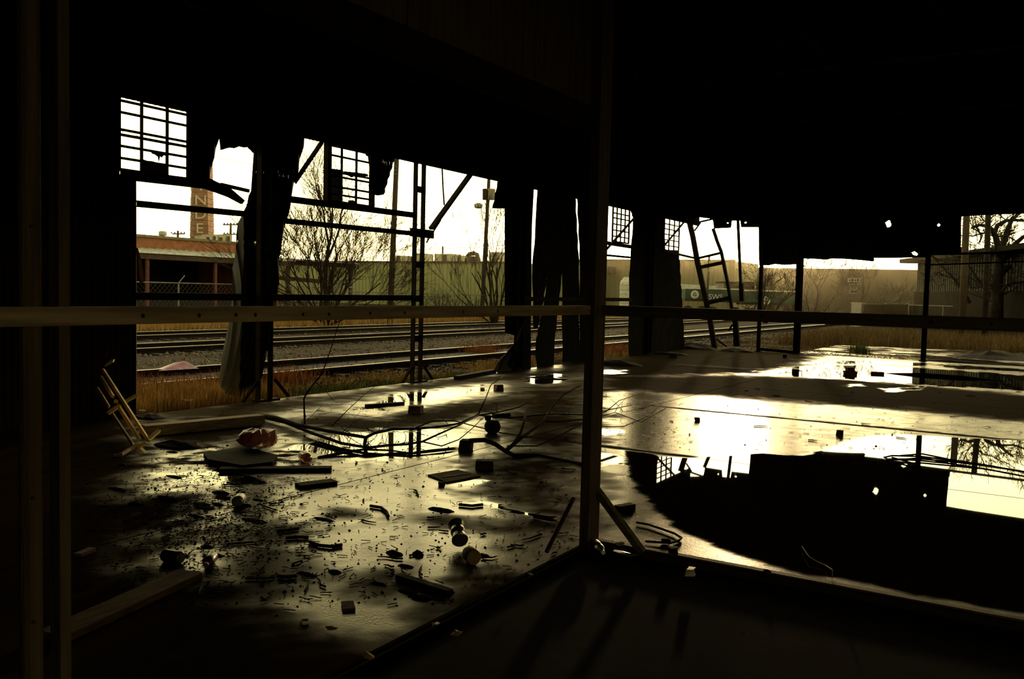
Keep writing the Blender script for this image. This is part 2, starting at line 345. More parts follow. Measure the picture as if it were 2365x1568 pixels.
def wetness(x, y):
    n1 = fbm(x, y, 0.7, 3); n2 = fbm(x, y, 3.5, 11)
    w = 0.36 + 0.22 * (n1 - 0.5) + 0.10 * (n2 - 0.5)
    for P, a, s in DAMP:
        t = np.clip(sdist(P, x, y) / s * 0.5 + 0.5 + (n2 - 0.5) * 0.6, 0, 1); w = w * (1 - t) + (a + 0.12 * (n1 - 0.5) + 0.03 * (n2 - 0.5)) * t
    for P, a, s in DRY:
        t = np.clip(sdist(P, x, y) / s * 0.5 + 0.5 + (n2 - 0.5) * 0.5, 0, 1) * a; w = w * (1 - t) + 0.10 * t
    w = np.minimum(w, 0.74)
    for P, s, rg in WATER:
        t = np.clip((sdist(P, x, y) + rg * 2.0 * (n2 - 0.5) + rg * 0.8 * (fbm(x, y, 12, 31) - 0.5)) / s + 0.5, 0, 1); w = np.maximum(w, t)
    return np.clip(w, 0, 1)
MUD_AND_DARKS = [  # outline, amount, softness; mud, plus darks painted in for reflection and fade
 (gp([(-400, 940), (240, 960), (330, 985), (345, 1040), (320, 1100), (330, 1140), (440, 1150), (430, 1200), (330, 1230), (350, 1290), (420, 1330), (560, 1350), (640, 1440), (900, 1460), (960, 1420), (1000, 1380), (1120, 1340), (1240, 1320), (1325, 1268), (1330, 1700), (-400, 1700)]), 0.97, 0.30),  # mud, with the fade to dark towards the frame corner painted in
 (gp([(330, 1150), (400, 1140), (440, 1160), (420, 1200), (340, 1210)]), 0.95, 0.15),
 (gp([(930, 1196), (1000, 1190), (1150, 1200), (1340, 1190), (1340, 1240), (1130, 1236), (980, 1222)]), 0.75, 0.15),
 (gp([(1150, 1060), (1200, 1040), (1340, 1050), (1340, 1260), (1200, 1250), (1180, 1170), (1150, 1120)]), 0.90, 0.35),
 (gp([(800, 1345), (900, 1310), (960, 1340), (900, 1400), (820, 1390)]), 0.8, 0.2),
 (gp([(745, 1170), (830, 1175), (830, 1190), (760, 1190)]), 0.7, 0.12),
 (gp([(560, 1210), (640, 1200), (660, 1300), (640, 1440), (540, 1440), (550, 1300)]), 0.75, 0.25),  # dark reflection of the leaning sheet, painted as matte floor
 (gp([(380, 960), (600, 955), (620, 1000), (560, 1010), (480, 1030), (360, 1020)]), 0.85, 0.2),
 (gp([(320, 940), (620, 930), (1000, 880), (1300, 850), (1420, 830), (1420, 858), (1180, 880), (900, 905), (640, 960), (330, 980)]), 0.75, 0.35),
 (gp([(1385, 868), (1750, 868), (2000, 880), (2365, 912), (2700, 950), (2700, 1000), (2365, 972), (2100, 945), (1900, 932), (1600, 912), (1480, 902), (1385, 902)]), 0.80, 0.30),
 (gp([(880, 962), (1100, 926), (1310, 894), (1340, 915), (1120, 962), (900, 1000), (760, 1000), (640, 985), (650, 960)]), 0.80, 0.30),
 (gp([(1200, 900), (1340, 880), (1340, 1000), (1340, 1050), (1240, 1030), (1160, 1000), (1170, 930)]), 0.88, 0.4),
 (gp([(1385, 800), (1950, 800), (1860, 832), (1830, 846), (1740, 862), (1385, 870)]), 0.85, 0.3),
]
def mud_and_darks(x, y):
    n2 = fbm(x, y, 2.2, 51); n3 = fbm(x, y, 9, 61); w = np.zeros(x.shape)
    for P, a, s in MUD_AND_DARKS:
        t = np.clip(sdist(P, x, y) / s * 0.5 + 0.5 + (n2 - 0.5) * 1.2 + (n3 - .5) * .8, 0, 1) * a; w = np.maximum(w, t)
    lf = np.clip((-5.1 - x) / 1.0, 0, 1) * np.clip((7.6 - y) / 1.5, 0, 1)
    w = np.maximum(w, np.clip((n3 - 0.52) * 7 + (n2 - .5) * 4, 0, 1) * (0.08 + 0.75 * lf))
    for yj in (8.3, 11.8): w = np.maximum(w, 0.9 * (x > -4.85) * np.clip(1.6 - np.abs(y - yj) / (0.030 + 0.05 * n3), 0, 1))   # silt packed along the joints
    return np.clip(w, 0, 1)
def floor_material():
    m = bpy.data.materials.new('wet_concrete'); m.use_nodes = True; t = m.node_tree; b = t.nodes['Principled BSDF']
    at_ = t.nodes.new('ShaderNodeAttribute'); at_.attribute_name = 'wet'
    tc = t.nodes.new('ShaderNodeTexCoord')
    n = t.nodes.new('ShaderNodeTexNoise'); n.inputs['Scale'].default_value = 9; n.inputs['Detail'].default_value = 8; t.links.new(tc.outputs['Object'], n.inputs['Vector'])
    add = t.nodes.new('ShaderNodeMath'); add.operation = 'MULTIPLY_ADD'; t.links.new(n.outputs[0], add.inputs[0]); add.inputs[1].default_value = 0.12; t.links.new(at_.outputs['Fac'], add.inputs[2])
    sub = t.nodes.new('ShaderNodeMath'); sub.operation = 'SUBTRACT'; t.links.new(add.outputs[0], sub.inputs[0]); sub.inputs[1].default_value = 0.06
    rr = t.nodes.new('ShaderNodeValToRGB'); t.links.new(sub.outputs[0], rr.inputs[0]); e = rr.color_ramp.elements
    e[0].position = 0.05; e[0].color = (0.62,) * 3 + (1,); e[1].position = 0.97; e[1].color = (0.012,) * 3 + (1,)
    for p, v in ((0.35, 0.27), (0.6, 0.17), (0.78, 0.09)):
        q = e.new(p); q.color = (v, v, v, 1)
    t.links.new(rr.outputs[0], b.inputs['Roughness'])
    c = t.nodes.new('ShaderNodeValToRGB'); t.links.new(sub.outputs[0], c.inputs[0]); e = c.color_ramp.elements
    e[0].position = 0.05; e[0].color = (0.060, 0.040, 0.018, 1); e[1].position = 0.9; e[1].color = (0.012, 0.009, 0.005, 1)
    q = e.new(0.4); q.color = (0.040, 0.028, 0.013, 1)
    t.links.new(c.outputs[0], b.inputs['Base Color'])
    sp = t.nodes.new('ShaderNodeMapRange'); t.links.new(sub.outputs[0], sp.inputs[0]); sp.inputs['To Min'].default_value = 0.34; sp.inputs['To Max'].default_value = 0.5
    md = t.nodes.new('ShaderNodeAttribute'); md.attribute_name = 'mud'  # mask of mud plus the painted dark reflection and corner fade
    mx = t.nodes.new('ShaderNodeMix'); mx.data_type = 'FLOAT'; t.links.new(md.outputs['Fac'], mx.inputs['Factor']); t.links.new(sp.outputs[0], mx.inputs[2]); mx.inputs[3].default_value = 0.02
    t.links.new(mx.outputs[0], b.inputs['Specular IOR Level'])
    mr_ = t.nodes.new('ShaderNodeMix'); mr_.data_type = 'FLOAT'; t.links.new(md.outputs['Fac'], mr_.inputs['Factor']); t.links.new(rr.outputs[0], mr_.inputs[2]); mr_.inputs[3].default_value = 0.9
    t.links.new(mr_.outputs[0], b.inputs['Roughness'])
    mc = t.nodes.new('ShaderNodeMix'); mc.data_type = 'RGBA'; t.links.new(md.outputs['Fac'], mc.inputs['Factor']); t.links.new(c.outputs[0], mc.inputs[6]); mc.inputs[7].default_value = (0.034, 0.021, 0.007, 1)
    t.links.new(mc.outputs[2], b.inputs['Base Color'])
    tn = t.nodes.new('ShaderNodeValToRGB'); t.links.new(sub.outputs[0], tn.inputs[0]); e = tn.color_ramp.elements
    e[0].position = 0.45; e[0].color = (1.0, 0.84, 0.40, 1); e[1].position = 0.9; e[1].color = (1, 1, 1, 1)
    t.links.new(tn.outputs[0], b.inputs['Specular Tint'])
    n2 = t.nodes.new('ShaderNodeTexNoise'); n2.inputs['Scale'].default_value = 55; n2.inputs['Detail'].default_value = 5; t.links.new(tc.outputs['Object'], n2.inputs['Vector'])
    st = t.nodes.new('ShaderNodeMapRange'); t.links.new(sub.outputs[0], st.inputs[0]); st.inputs['From Min'].default_value = 0.3; st.inputs['From Max'].default_value = 0.85
    st.inputs['To Min'].default_value = 0.16; st.inputs['To Max'].default_value = 0.0
    bp = t.nodes.new('ShaderNodeBump'); bp.inputs['Distance'].default_value = 0.01; t.links.new(st.outputs[0], bp.inputs['Strength']); t.links.new(n2.outputs[0], bp.inputs['Height'])
    t.links.new(bp.outputs[0], b.inputs['Normal'])
    df = t.nodes.new('ShaderNodeBsdfDiffuse'); t.links.new(mc.outputs[2], df.inputs[0])
    ms = t.nodes.new('ShaderNodeMixShader'); t.links.new(md.outputs['Fac'], ms.inputs[0]); t.links.new(b.outputs[0], ms.inputs[1]); t.links.new(df.outputs[0], ms.inputs[2])
    t.links.new(ms.outputs[0], t.nodes['Material Output'].inputs['Surface'])
    return m
M['floor'] = floor_material()
def slab(name, x0, x1, y0, y1, z, step, parent, kind=None, wetfn=wetness):
    nx, ny = max(2, int((x1 - x0) / step) + 1), max(2, int((y1 - y0) / step) + 1)
    gx, gy = np.meshgrid(np.linspace(x0, x1, nx), np.linspace(y0, y1, ny), indexing='ij')
    X, Y = gx.ravel(), gy.ravel(); top = np.stack([X, Y, np.full(X.shape, z)], 1)
    i = np.arange(nx * ny).reshape(nx, ny)
    q = np.stack([i[:-1, :-1].ravel(), i[1:, :-1].ravel(), i[1:, 1:].ravel(), i[:-1, 1:].ravel()], 1)
    rim = list(i[:, 0]) + list(i[-1, 1:]) + list(i[-2::-1, -1]) + list(i[0, -2:0:-1])
    low = top[rim].copy(); low[:, 2] = z - 0.12; nb = len(top); k = len(rim)
    side = [(rim[(j + 1) % k], rim[j], nb + j, nb + (j + 1) % k) for j in range(k)]
    me = bpy.data.meshes.new(name); me.from_pydata(np.vstack([top, low]).tolist(), [], q.tolist() + [tuple(int(v) for v in f) for f in side]); me.update()
    a = me.attributes.new('wet', 'FLOAT', 'POINT'); a.data.foreach_set('value', np.concatenate([wetfn(X, Y), np.full(k, 0.1)]).astype(np.float32))
    wv = wetfn(X, Y); mv = mud_and_darks(X, Y) * (wv < 2) if wetfn is wetness else np.clip(.35 + (fbm(X, Y, 1.5, 17) - .5) * 4, 0, .85)
    mv = mv * np.clip((0.95 - wv) * 4, 0, 1)
    a2_ = me.attributes.new('mud', 'FLOAT', 'POINT'); a2_.data.foreach_set('value', np.concatenate([mv, np.full(k, 0.5)]).astype(np.float32))
    me.materials.append(M['floor']); o = bpy.data.objects.new(name, me); COL.objects.link(o)
    if parent: o.parent = parent
    return o
floor = struct('floor', label='wet cracked concrete floor slabs with puddles')
XJ = [-9.30, -7.07, -4.85, -2.47, 9.3]; YJ = [-8.0, -3.0, 1.5, 5.05, 8.3, 11.8, 15.3, 18.8, 22.3, 25.95]
for a in range(len(XJ) - 1):
    for b in range(len(YJ) - 1):
        if a == 3: continue
        vis = YJ[b] >= 1.4
        slab('slab', XJ[a] + 0.009, (XJ[a + 1] if a < 2 or YJ[b] < 5 else 5.2) - 0.009, YJ[b] + (0 if YJ[b] == 5.05 and a < 3 else 0.011), YJ[b + 1] - (0 if YJ[b + 1] == 5.05 else 0.011), 0.0, (0.045 if YJ[b] < 11 else 0.07) if vis else 0.5, floor)
slab('slab', 5.21, 9.3, -8, 25.9, 0.0, 0.5, floor)
MB().box((0, 9, -0.16), (18.5, 34, 0.08)).build('slab_bed', 'dirt', floor)
MB().box((1.36, -1.49, -0.07), (7.64, 13.0, 0.06)).build('earth_floor', 'dirt', floor)
apron = struct('floor_apron', label='puddled concrete apron outside the end wall')
def apron_wet(x, y):
    w = 0.26 + 0.4 * (fbm(x, y * 2.2, 0.5, 71) - 0.5)
    t = np.clip((fbm(x, y * 3, 0.35, 91) - 0.60) * 14 + 0.5, 0, 1); return np.clip(np.maximum(w, t), 0, 1)
for a, b in ((-6.4, -3.0), (-3.0, 0.4), (0.4, 4.0), (4.0, 9.0)):
    slab('slab', a, b - 0.02, 25.99, 33.5, -0.02, 0.12, apron, wetfn=apron_wet)

gr = MB().add([(-300, -60, -0.18), (200, -60, -0.18), (200, 400, -0.18), (-300, 400, -0.18)], [(0, 1, 2, 3)]).build('ground', 'ground'); tag(gr, kind='structure')
# ballast beds: a low rounded bank under each track
def bank(name, x0, x1, y0, y1, h, m, seed, stepx=0.25, stepy=0.6, rough=0.04):
    nx, ny = int((x1 - x0) / stepx) + 1, int((y1 - y0) / stepy) + 1
    gx, gy = np.meshgrid(np.linspace(x0, x1, nx), np.linspace(y0, y1, ny), indexing='ij')
    u = (gx - x0) / (x1 - x0); z = -0.20 + (h + 0.20) * np.clip(np.minimum(u, 1 - u) * 6, 0, 1) + rough * (fbm(gx, gy, 1.1, seed) - 0.5) * 2
    i = np.arange(nx * ny).reshape(nx, ny); q = np.stack([i[:-1, :-1].ravel(), i[1:, :-1].ravel(), i[1:, 1:].ravel(), i[:-1, 1:].ravel()], 1)
    me = bpy.data.meshes.new(name); me.from_pydata(np.stack([gx.ravel(), gy.ravel(), z.ravel()], 1).tolist(), [], q.tolist()); me.update()
    me.polygons.foreach_set('use_smooth', [True] * len(me.polygons)); me.materials.append(M[m]); o = bpy.data.objects.new(name, me); COL.objects.link(o); return o
bed = bank('ground_ballast', -27.5, -10.6, -10, 120, -0.15, 'ballast', 41, rough=0.025); tag(bed, kind='structure')

# ------------------------------------------------------------------ tracks
RAILX = [(-12.13, -14.04), (-18.78, -20.28), (-23.41, -25.11)]
def rail_mesh(x, y0, y1):
    prof = [(-0.065, 0), (0.065, 0), (0.065, 0.012), (0.012, 0.03), (0.012, 0.10), (0.035, 0.115), (0.035, 0.148), (-0.035, 0.148), (-0.035, 0.115), (-0.012, 0.10), (-0.012, 0.03), (-0.065, 0.012)]
    zb = -0.19
    mb = MB().prism([(x + a, y0, zb + b * 1.27) for a, b in prof], (0, y1 - y0, 0)); return mb
TL = ['railway track nearest the shed, rusty rails with polished heads', 'middle railway track across the ballast', 'farthest railway track beside the dry grass bank']
tie_me = MB().box((0, 0, 0), (2.5, 0.22, 0.12)).build('sleeper', 'tie').data
bpy.data.objects.remove(bpy.data.objects['sleeper'])
for k, (xa, xb) in enumerate(RAILX):
    t = thing('railway_track', TL[k], 'railway track', ((xa + xb) / 2, 10, -0.13), 'railway tracks')
    for x in (xa, xb):
        r = rail_mesh(x, -8, 118).build('rail', 'rail', t)
        hd = MB().box((x, 55, 0.003), (0.062, 126, 0.010)).build('rail_head', 'railtop', r); hd.parent = r; hd.matrix_parent_inverse = Matrix()
    MB().box(((xa + xb) / 2, 50, -0.165), (abs(xa - xb) - .16, 116, 0.07)).build('dark_bed', 'tie', t)  # dark strip filling the space between the rails
    for j in range(90):
        s = bpy.data.objects.new('sleeper', tie_me); COL.objects.link(s); s.parent = t; s.location = (0, -10 + j * 0.62, -0.055)
# loose stones lying on the ballast
def rock(r, rg):
    v = [(1, 0, 0), (-1, 0, 0), (0, 1, 0), (0, -1, 0), (0, 0, 1), (0, 0, -1)]
    v = [tuple(c * r * rg.uniform(0.6, 1.2) for c in p) for p in v]
    return v, [(0, 2, 4), (2, 1, 4), (1, 3, 4), (3, 0, 4), (2, 0, 5), (1, 2, 5), (3, 1, 5), (0, 3, 5)]
rg = random.Random(3); mb = MB()
for i in range(9000):
    x = rg.uniform(-19, -10.8) if i % 3 else rg.uniform(-27, -18); y = 5 + 40 * rg.random() ** 1.6
    v, f = rock(rg.uniform(0.025, 0.07), rg); mb.add([(a + x, b + y, c * 0.8 - 0.145) for a, b, c in v], f)
tag(mb.build('gravel', 'stone'), 'grey brown ballast gravel spread around the railway tracks', 'gravel', kind='stuff')

# ------------------------------------------------------------------ grass
def blades(name, label, m, spots, hh, lean=0.35, wd=0.006, seed=1):
    r = random.Random(seed); mb = MB()
    for (x, y, z) in spots:
        h = hh * r.uniform(0.45, 1.15); a = r.uniform(0, 6.283); l = lean * h * r.random(); dx, dy = math.cos(a) * l, math.sin(a) * l
        b = r.uniform(0, 3.14); wx, wy = math.cos(b) * wd, math.sin(b) * wd
        mb.add([(x - wx, y - wy, z), (x + wx, y + wy, z), (x + dx * 0.4 + wx * 0.7, y + dy * 0.4 + wy * 0.7, z + h * 0.6), (x + dx * 0.4 - wx * 0.7, y + dy * 0.4 - wy * 0.7, z + h * 0.6), (x + dx, y + dy, z + h)], [(0, 1, 2, 3), (3, 2, 4)])
    return tag(mb.build(name, m), label, 'grass', kind='stuff')
def area(poly, n, z, seed, clump=0.0):
    P = np.array(poly); r = np.random.default_rng(seed); o = []
    while len(o) < n:
        x = r.uniform(P[:, 0].min(), P[:, 0].max(), 4000); y = r.uniform(P[:, 1].min(), P[:, 1].max(), 4000); ok = sdist(poly, x, y) > 0
        if clump: ok &= fbm(x, y, clump, seed) > 0.48
        o += list(zip(x[ok], y[ok], [z] * int(ok.sum())))
    return o[:n]
blades('dry_grass', 'tall golden dry grass between the leaning sheet and the dark wall', 'drygrass', area([(-11.6, 6.0), (-9.5, 6.0), (-9.5, 9.4), (-11.4, 9.4)], 9000, -0.18, 1), 0.34, seed=1)
blades('green_grass', 'short green grass along the slab edge by the tracks', 'greengrass', area([(-11.0, 9.3), (-9.4, 9.3), (-9.4, 15.2), (-10.6, 15.2)], 11000, -0.18, 2), 0.10, 0.8, seed=2)
blades('dry_grass', 'sparse dry grass beside the near rail', 'drygrass', area([(-11.7, 9), (-10.2, 9), (-10.0, 26), (-11.7, 26)], 6000, -0.18, 3, 0.9), 0.14, 0.7, seed=3)
blades('dry_grass', 'long tawny grass beyond the concrete apron', 'tawny', area([(-9, 33.6), (14, 33.6), (14, 44), (-9, 46)], 26000, -0.18, 4), 0.55, 0.5, 0.012, seed=4)
blades('dry_grass', 'thin tawny grass outside the end wall beside the rubble', 'tawny', area([(-11, 27), (-6.5, 27), (-5, 36), (-10.6, 40)], 5000, -0.18, 14, 0.8), 0.10, 0.8, 0.01, seed=14)
blades('dry_grass', 'golden grass bank along the foot of the chain link fence', 'drygrass', area([(-36, 8), (-27.6, 8), (-27.6, 80), (-36, 80)], 24000, -0.18, 5), 0.42, 0.5, 0.016, seed=5)
for k, (x, y, s) in enumerate([(1110, 800, 0.30), (665, 870, 0.26), (1425, 800, 0.28), (450, 895, 0.22), (540, 880, 0.22), (345, 895, 0.25)]):
    g = G(x, y + 14, -0.13); blades('red_weed', ['rust coloured weed clump by the propped sheet debris', 'rust coloured weed clump behind the twin post', 'rust coloured weed clump seen through the gap right of the main post', 'rust weed in the golden grass below the white rag', 'rust weed close to the leaning corrugated sheet', 'rust weed at the edge of the dark wall'][k], 'redweed',
           [(g.x + rg.gauss(0, s), g.y + rg.gauss(0, s), -0.17) for _ in range(420)], 0.36, 0.7, seed=20 + k)
g = G(1985, 812); blades('green_weed', 'small green weed growing from the rubble outside the end wall', 'greengrass', [(g.x + rg.gauss(0, .16), g.y + rg.gauss(0, .16), -0.03) for _ in range(160)], 0.32, 0.9, 0.012, seed=31)

# ------------------------------------------------------------------ shed shell
EAVE, RIDGE = 5.0, 7.6
roof = struct('ceiling', label='dark corrugated roof underside')
def roof_place(sign):
    L = math.hypot(9.6, RIDGE - EAVE); cx, sx = 9.6 / L, (RIDGE - EAVE) / L
    return lambda s, z, d: (sign * (9.6 - z * cx) + sign * d * sx, s, EAVE + z * sx + d * cx), L
for sign in (-1, 1):
    pl, L = roof_place(sign)
    for k in range(18):
        s0 = -8.2 + k * 1.9; s1 = s0 + 1.93
        polys = [[(s0 - 1, 0), (s1 + 1, 0), (s1 + 1, L), (s0 - 1, L)]]
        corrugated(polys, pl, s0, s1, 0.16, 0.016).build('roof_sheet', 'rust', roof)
for x in (-8, -6, -4, -2, 0, 2, 4, 6, 8):
    z = RIDGE - abs(x) / 9.6 * (RIDGE - EAVE) - 0.16
    channel(MB(), (x, -8, z), (x, 25.8, z), 0.15, 0.06, 0.012, (0, 0, -1)).build('purlin', 'steel', roof)
for y in (1.7, 5.0, 8.6, 12.0, 15.4, 18.9, 22.3):
    tr = thing('roof_truss', 'dark steel roof truss at bay %s counted from the camera end' % {1.7: 'one', 5.0: 'two', 8.6: 'three', 12.0: 'four', 15.4: 'five', 18.9: 'six', 22.3: 'seven'}[y], 'truss', (0, y, EAVE - 0.3), 'roof trusses')
    z0 = EAVE - 0.32
    MB().bar((-9.2, y, z0), (9.2, y, z0), 0.08, 0.12).build('bottom_chord', 'steel', tr)
    for s in (-1, 1):
        MB().bar((s * 9.2, y, z0 + .05), (0, y, RIDGE - 0.3), 0.08, 0.12).build('top_chord', 'steel', tr)
    for k in range(-3, 4):
        x = k * 2.3; zt = RIDGE - 0.3 - abs(x) / 9.2 * (RIDGE - 0.3 - z0)
        MB().bar((x, y, z0), (x, y, zt), 0.05, 0.05).build('web_member', 'steel', tr)

# --- trackside wall
wl = struct('wall_left', (RX, 0, 0), 'rusted corrugated trackside wall with torn and hanging sheets')
X0 = RX - 0.07
Z0 = 3.74
def wall_sheets(polys, s0, s1, wdt, m='rust', X=X0, **k):
    n = max(1, round((s1 - s0) / wdt))
    for i in range(n):
        a, b = s0 + (s1 - s0) * i / n, s0 + (s1 - s0) * (i + 1) / n
        mb = corrugated(polys, wallX(X), a, b, **k)
        if mb.v: mb.build('wall_sheet', m, wl)
zc = lambda pts: PX(pts, X0)
# upper band with its torn lower edge over the first gap
upper = [[(-8.2, Z0), (7.26, Z0)] + zc([(505, 316), (509, 347), (530, 341), (541, 343), (552, 338), (561, 341), (572, 340), (580, 350), (590, 356)]) + [(zc([(590, 356)])[0][0] + 0.01, Z0), (26.0, Z0), (26.0, EAVE + 0.05), (-8.2, EAVE + 0.05)]]
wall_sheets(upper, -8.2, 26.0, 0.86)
# solid part left of the first window, with the strip below the sill
w1L = onX(275, 300, X0).y; low = onX(317, 700, X0).y
solid = [[(-8.2, -0.12), (low, -0.12), (low - 0.005, 2.81), (w1L, 2.86), (w1L, Z0 + .02), (-8.2, Z0 + 0.02)]]
wall_sheets(solid, -8.2, low, 0.86)
# sheet between first window and the gap
corrugated([zc([(434, 246), (507, 300), (506, 318), (494, 365), (483, 412), (479, 438), (440, 430), (434, 412)])], wallX(X0), zc([(434, 300)])[0][0], zc([(508, 300)])[0][0], zstep=0.3).build('wall_sheet', 'rust', wl)
def hang(px_poly, m='rust', Xp=X0, bulge=None, name='hanging_sheet', label=None, wave=0.076, amp=0.009, zstep=0.12):
    P = PX(px_poly, Xp); s = [p[0] for p in P]
    o = corrugated([P], wallX(Xp), min(s), max(s), bulge=bulge, zstep=zstep, wave=wave, amp=amp).build(name, m, wl)
    if label: o['label'] = label
    return o
# big leaning sheet pair bowing outwards at the foot
def bow(s, z): return -0.50 * max(0.0, (1.9 - z) / 1.9) ** 2 - 0.12 * max(0, 1 - abs(z - 2.2))
XB = RX - 0.12
def lean_sheet(pxl, m, extra=0.0, curl=0.0):
    bw = (lambda s, z: bow(s, z) - curl * min(1.5, max(0.0, 1 - (s - (7.9 + 0.16 * z)) / 0.4)) ** 2) if curl else bow
    P = []
    for x, y in pxl:
        q = onX(x, y, XB)
        for _ in range(12): q = onX(x, y, XB + extra + bw(q.y, q.z))
        P.append((q.y, q.z))
    s = [p[0] for p in P]
    return corrugated([P], wallX(XB + extra), min(s), max(s), 0.10, 0.022 if curl else 0.016, bulge=bw, zstep=0.08)
lean_sheet([(586, 276), (709, 302), (702, 330), (680, 425), (660, 520), (645, 612), (637, 700), (622, 790), (604, 870), (584, 916), (552, 916), (556, 820), (556, 700), (562, 560), (562, 490), (584, 430)], 'rust').build('leaning_sheet', 'rust', wl)
o = lean_sheet([(556, 500), (580, 500), (588, 700), (584, 820), (578, 912), (548, 917), (520, 908), (506, 888), (506, 868), (514, 826), (520, 800), (533, 702), (538, 640), (542, 600)], 'galv', -0.03, 0.22).build('leaning_sheet', 'galv', wl)
o['label'] = 'grey galvanised edge sheet curled away from the wall'
# sheet drooping from the right of the second window
hang([(848, 330), (912, 356), (911, 370), (895, 410), (880, 450), (866, 452), (851, 450), (845, 430), (852, 400)], bulge=lambda s, z: 0.10 * max(0, 3.7 - z), label='torn sheet drooping beside the second window')
# dark sheets around the hidden third bay
hang([(1138, 400), (1234, 424), (1232, 440), (1228, 560), (1226, 740), (1226, 856), (1200, 856), (1190, 836), (1186, 800), (1190, 775), (1166, 768), (1166, 482), (1137, 481), (1150, 416)], m='galv' if False else 'rust', label='tall dark sheet right of the street lamp pole')
hang([(1166, 560), (1192, 560), (1192, 772), (1166, 768)], m='galv', Xp=X0 - 0.05, wave=0.09, amp=0.014, label='pale ribbed edge sheet')
hang([(1241, 424), (1329, 446), (1330, 470), (1337, 600), (1338, 700), (1338, 860), (1299, 862), (1298, 720), (1298, 630), (1292, 690), (1282, 780), (1277, 860), (1240, 858), (1236, 800), (1246, 740), (1258, 690), (1263, 640), (1256, 690), (1244, 760), (1232, 760), (1229, 620), (1237, 520)], label='torn dark sheets hanging in strips beside the main post')
hang([(1332, 446), (1410, 464), (1406, 474), (1394, 560), (1388, 700), (1386, 836), (1338, 850), (1339, 600)], label='dark sheet behind the main post')
# wide sheets between the third and fourth windows
hang([(1452, 472), (1536, 494), (1533, 504), (1537, 575), (1552, 580), (1552, 818), (1451, 824), (1453, 640), (1462, 505)], label='wide dark sheet standing between the two small windows')
hang([(1530, 576), (1568, 578), (1573, 660), (1578, 740), (1581, 808), (1530, 816)], Xp=X0 - 0.06, wave=0.10, amp=0.014, m='rust', label='ribbed brown sheet beside the bent ladder column')
hang([(1566, 500), (1616, 500), (1600, 522), (1592, 514), (1574, 506)], label='torn scrap under the eave')
# crumpled sheet slumped at the foot of the third bay
mbc = MB(); r_ = random.Random(8)
prof = [(1142, 852), (1150, 838), (1172, 812), (1186, 796), (1196, 770), (1212, 742), (1226, 760), (1226, 862), (1190, 866), (1150, 862)]
front = [onX(x, y, RX + 0.06) for x, y in prof]
cc_ = sum(front, Vector()) / len(front); mid = [p.lerp(cc_, .45) + Vector((r_.uniform(-.12, .1), 0, r_.uniform(-.05, .05))) for p in front]; nF = len(front)
mbc.add(front + mid + [cc_ + Vector((-.1, 0, 0))], [(i, (i + 1) % nF, nF + (i + 1) % nF, nF + i) for i in range(nF)] + [(nF + i, nF + (i + 1) % nF, 2 * nF) for i in range(nF)])
mbc.build('crumpled_sheet', 'rust', wl)
# right-hand side and back of the shed
wr = struct('wall_right', (9.4, 0, 0), 'corrugated wall with an added wide doorway out of sight on the right')
for k in range(20):
    a = -8.2 + k * 1.72
    if 1 <= k <= 6: lo_ = 3.5  # opening added so daylight reaches the timber rail and the cart
    else: lo_ = -0.1
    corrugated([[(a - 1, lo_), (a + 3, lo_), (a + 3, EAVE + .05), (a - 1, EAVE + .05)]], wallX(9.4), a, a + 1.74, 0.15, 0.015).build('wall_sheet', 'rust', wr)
wb = struct('wall_back', (0, -8.2, 0), 'closed corrugated wall behind the camera')
def gz(x): return RIDGE - abs(x) / 9.6 * (RIDGE - EAVE)
for k in range(11):
    a = -9.5 + k * 1.73; b = a + 1.75
    corrugated([[(a - .1, -.1), (b + .1, -.1), (b + .1, gz(b)), (a - .1, gz(a))]], wallY(-8.2), a, b, 0.15, 0.015).build('wall_sheet', 'rust', wb)
# --- end wall with its ragged lower edge and bullet-size holes
wg = struct('wall_end', (0, GY, 0), 'dark corrugated end wall hanging above open lower bays')
gy = lambda pts: PY(pts, GY + 0.07)
lowedge = gy([(1600, 500), (1640, 505), (1646, 508), (1649, 528), (1690, 526), (1690, 510), (1710, 510), (1711, 525), (1752, 525), (1753, 612), (1775, 613), (1790, 610), (1812, 612), (1848, 610), (1850, 597), (1880, 598), (1908, 600), (1922, 597), (1950, 598), (1990, 601), (2016, 604), (2020, 601), (2018, 596), (2060, 596), (2100, 595), (2140, 594), (2150, 586), (2220, 584), (2220, 500), (2290, 496), (2365, 493), (2500, 488), (2500, 420)])
xs_ = lowedge[-1][0]
gpoly = [(-9.45, lowedge[0][1])] + lowedge[:-1] + [(lowedge[-2][0] + 0.001, 3.9), (3.2, 3.9), (3.2, -0.1), (9.4, -0.1), (9.4, EAVE), (0, RIDGE), (-9.45, gz(9.45))]
def hole(cx, cy, rx, ry, seed, n=9):
    r = random.Random(seed); return gy([(cx + rx * r.uniform(.75, 1.15) * math.cos(6.283 * i / n), cy + ry * r.uniform(.75, 1.15) * math.sin(6.283 * i / n)) for i in range(n)])
holes = [hole(2052, 517, 7, 8.5, 1), hole(2168, 520, 3.5, 3.5, 2), gy([(2106, 583), (2112, 580), (2120, 586), (2119, 591), (2108, 588)]), hole(1681, 515, 2, 2, 3), hole(1722, 514, 2, 2, 4), gy([(1948, 158), (1963, 161), (1963, 163), (1948, 160)])]
for k in range(22):
    a = -9.45 + k * 0.857; b = a + 0.857
    mb = corrugated([gpoly] + holes, lambda s, z, d: (s, GY + 0.07 + d, z), a, b, 0.0779 if a < 1 else 0.15, 0.009)
    if mb.v: mb.build('wall_sheet', 'rust', wg)

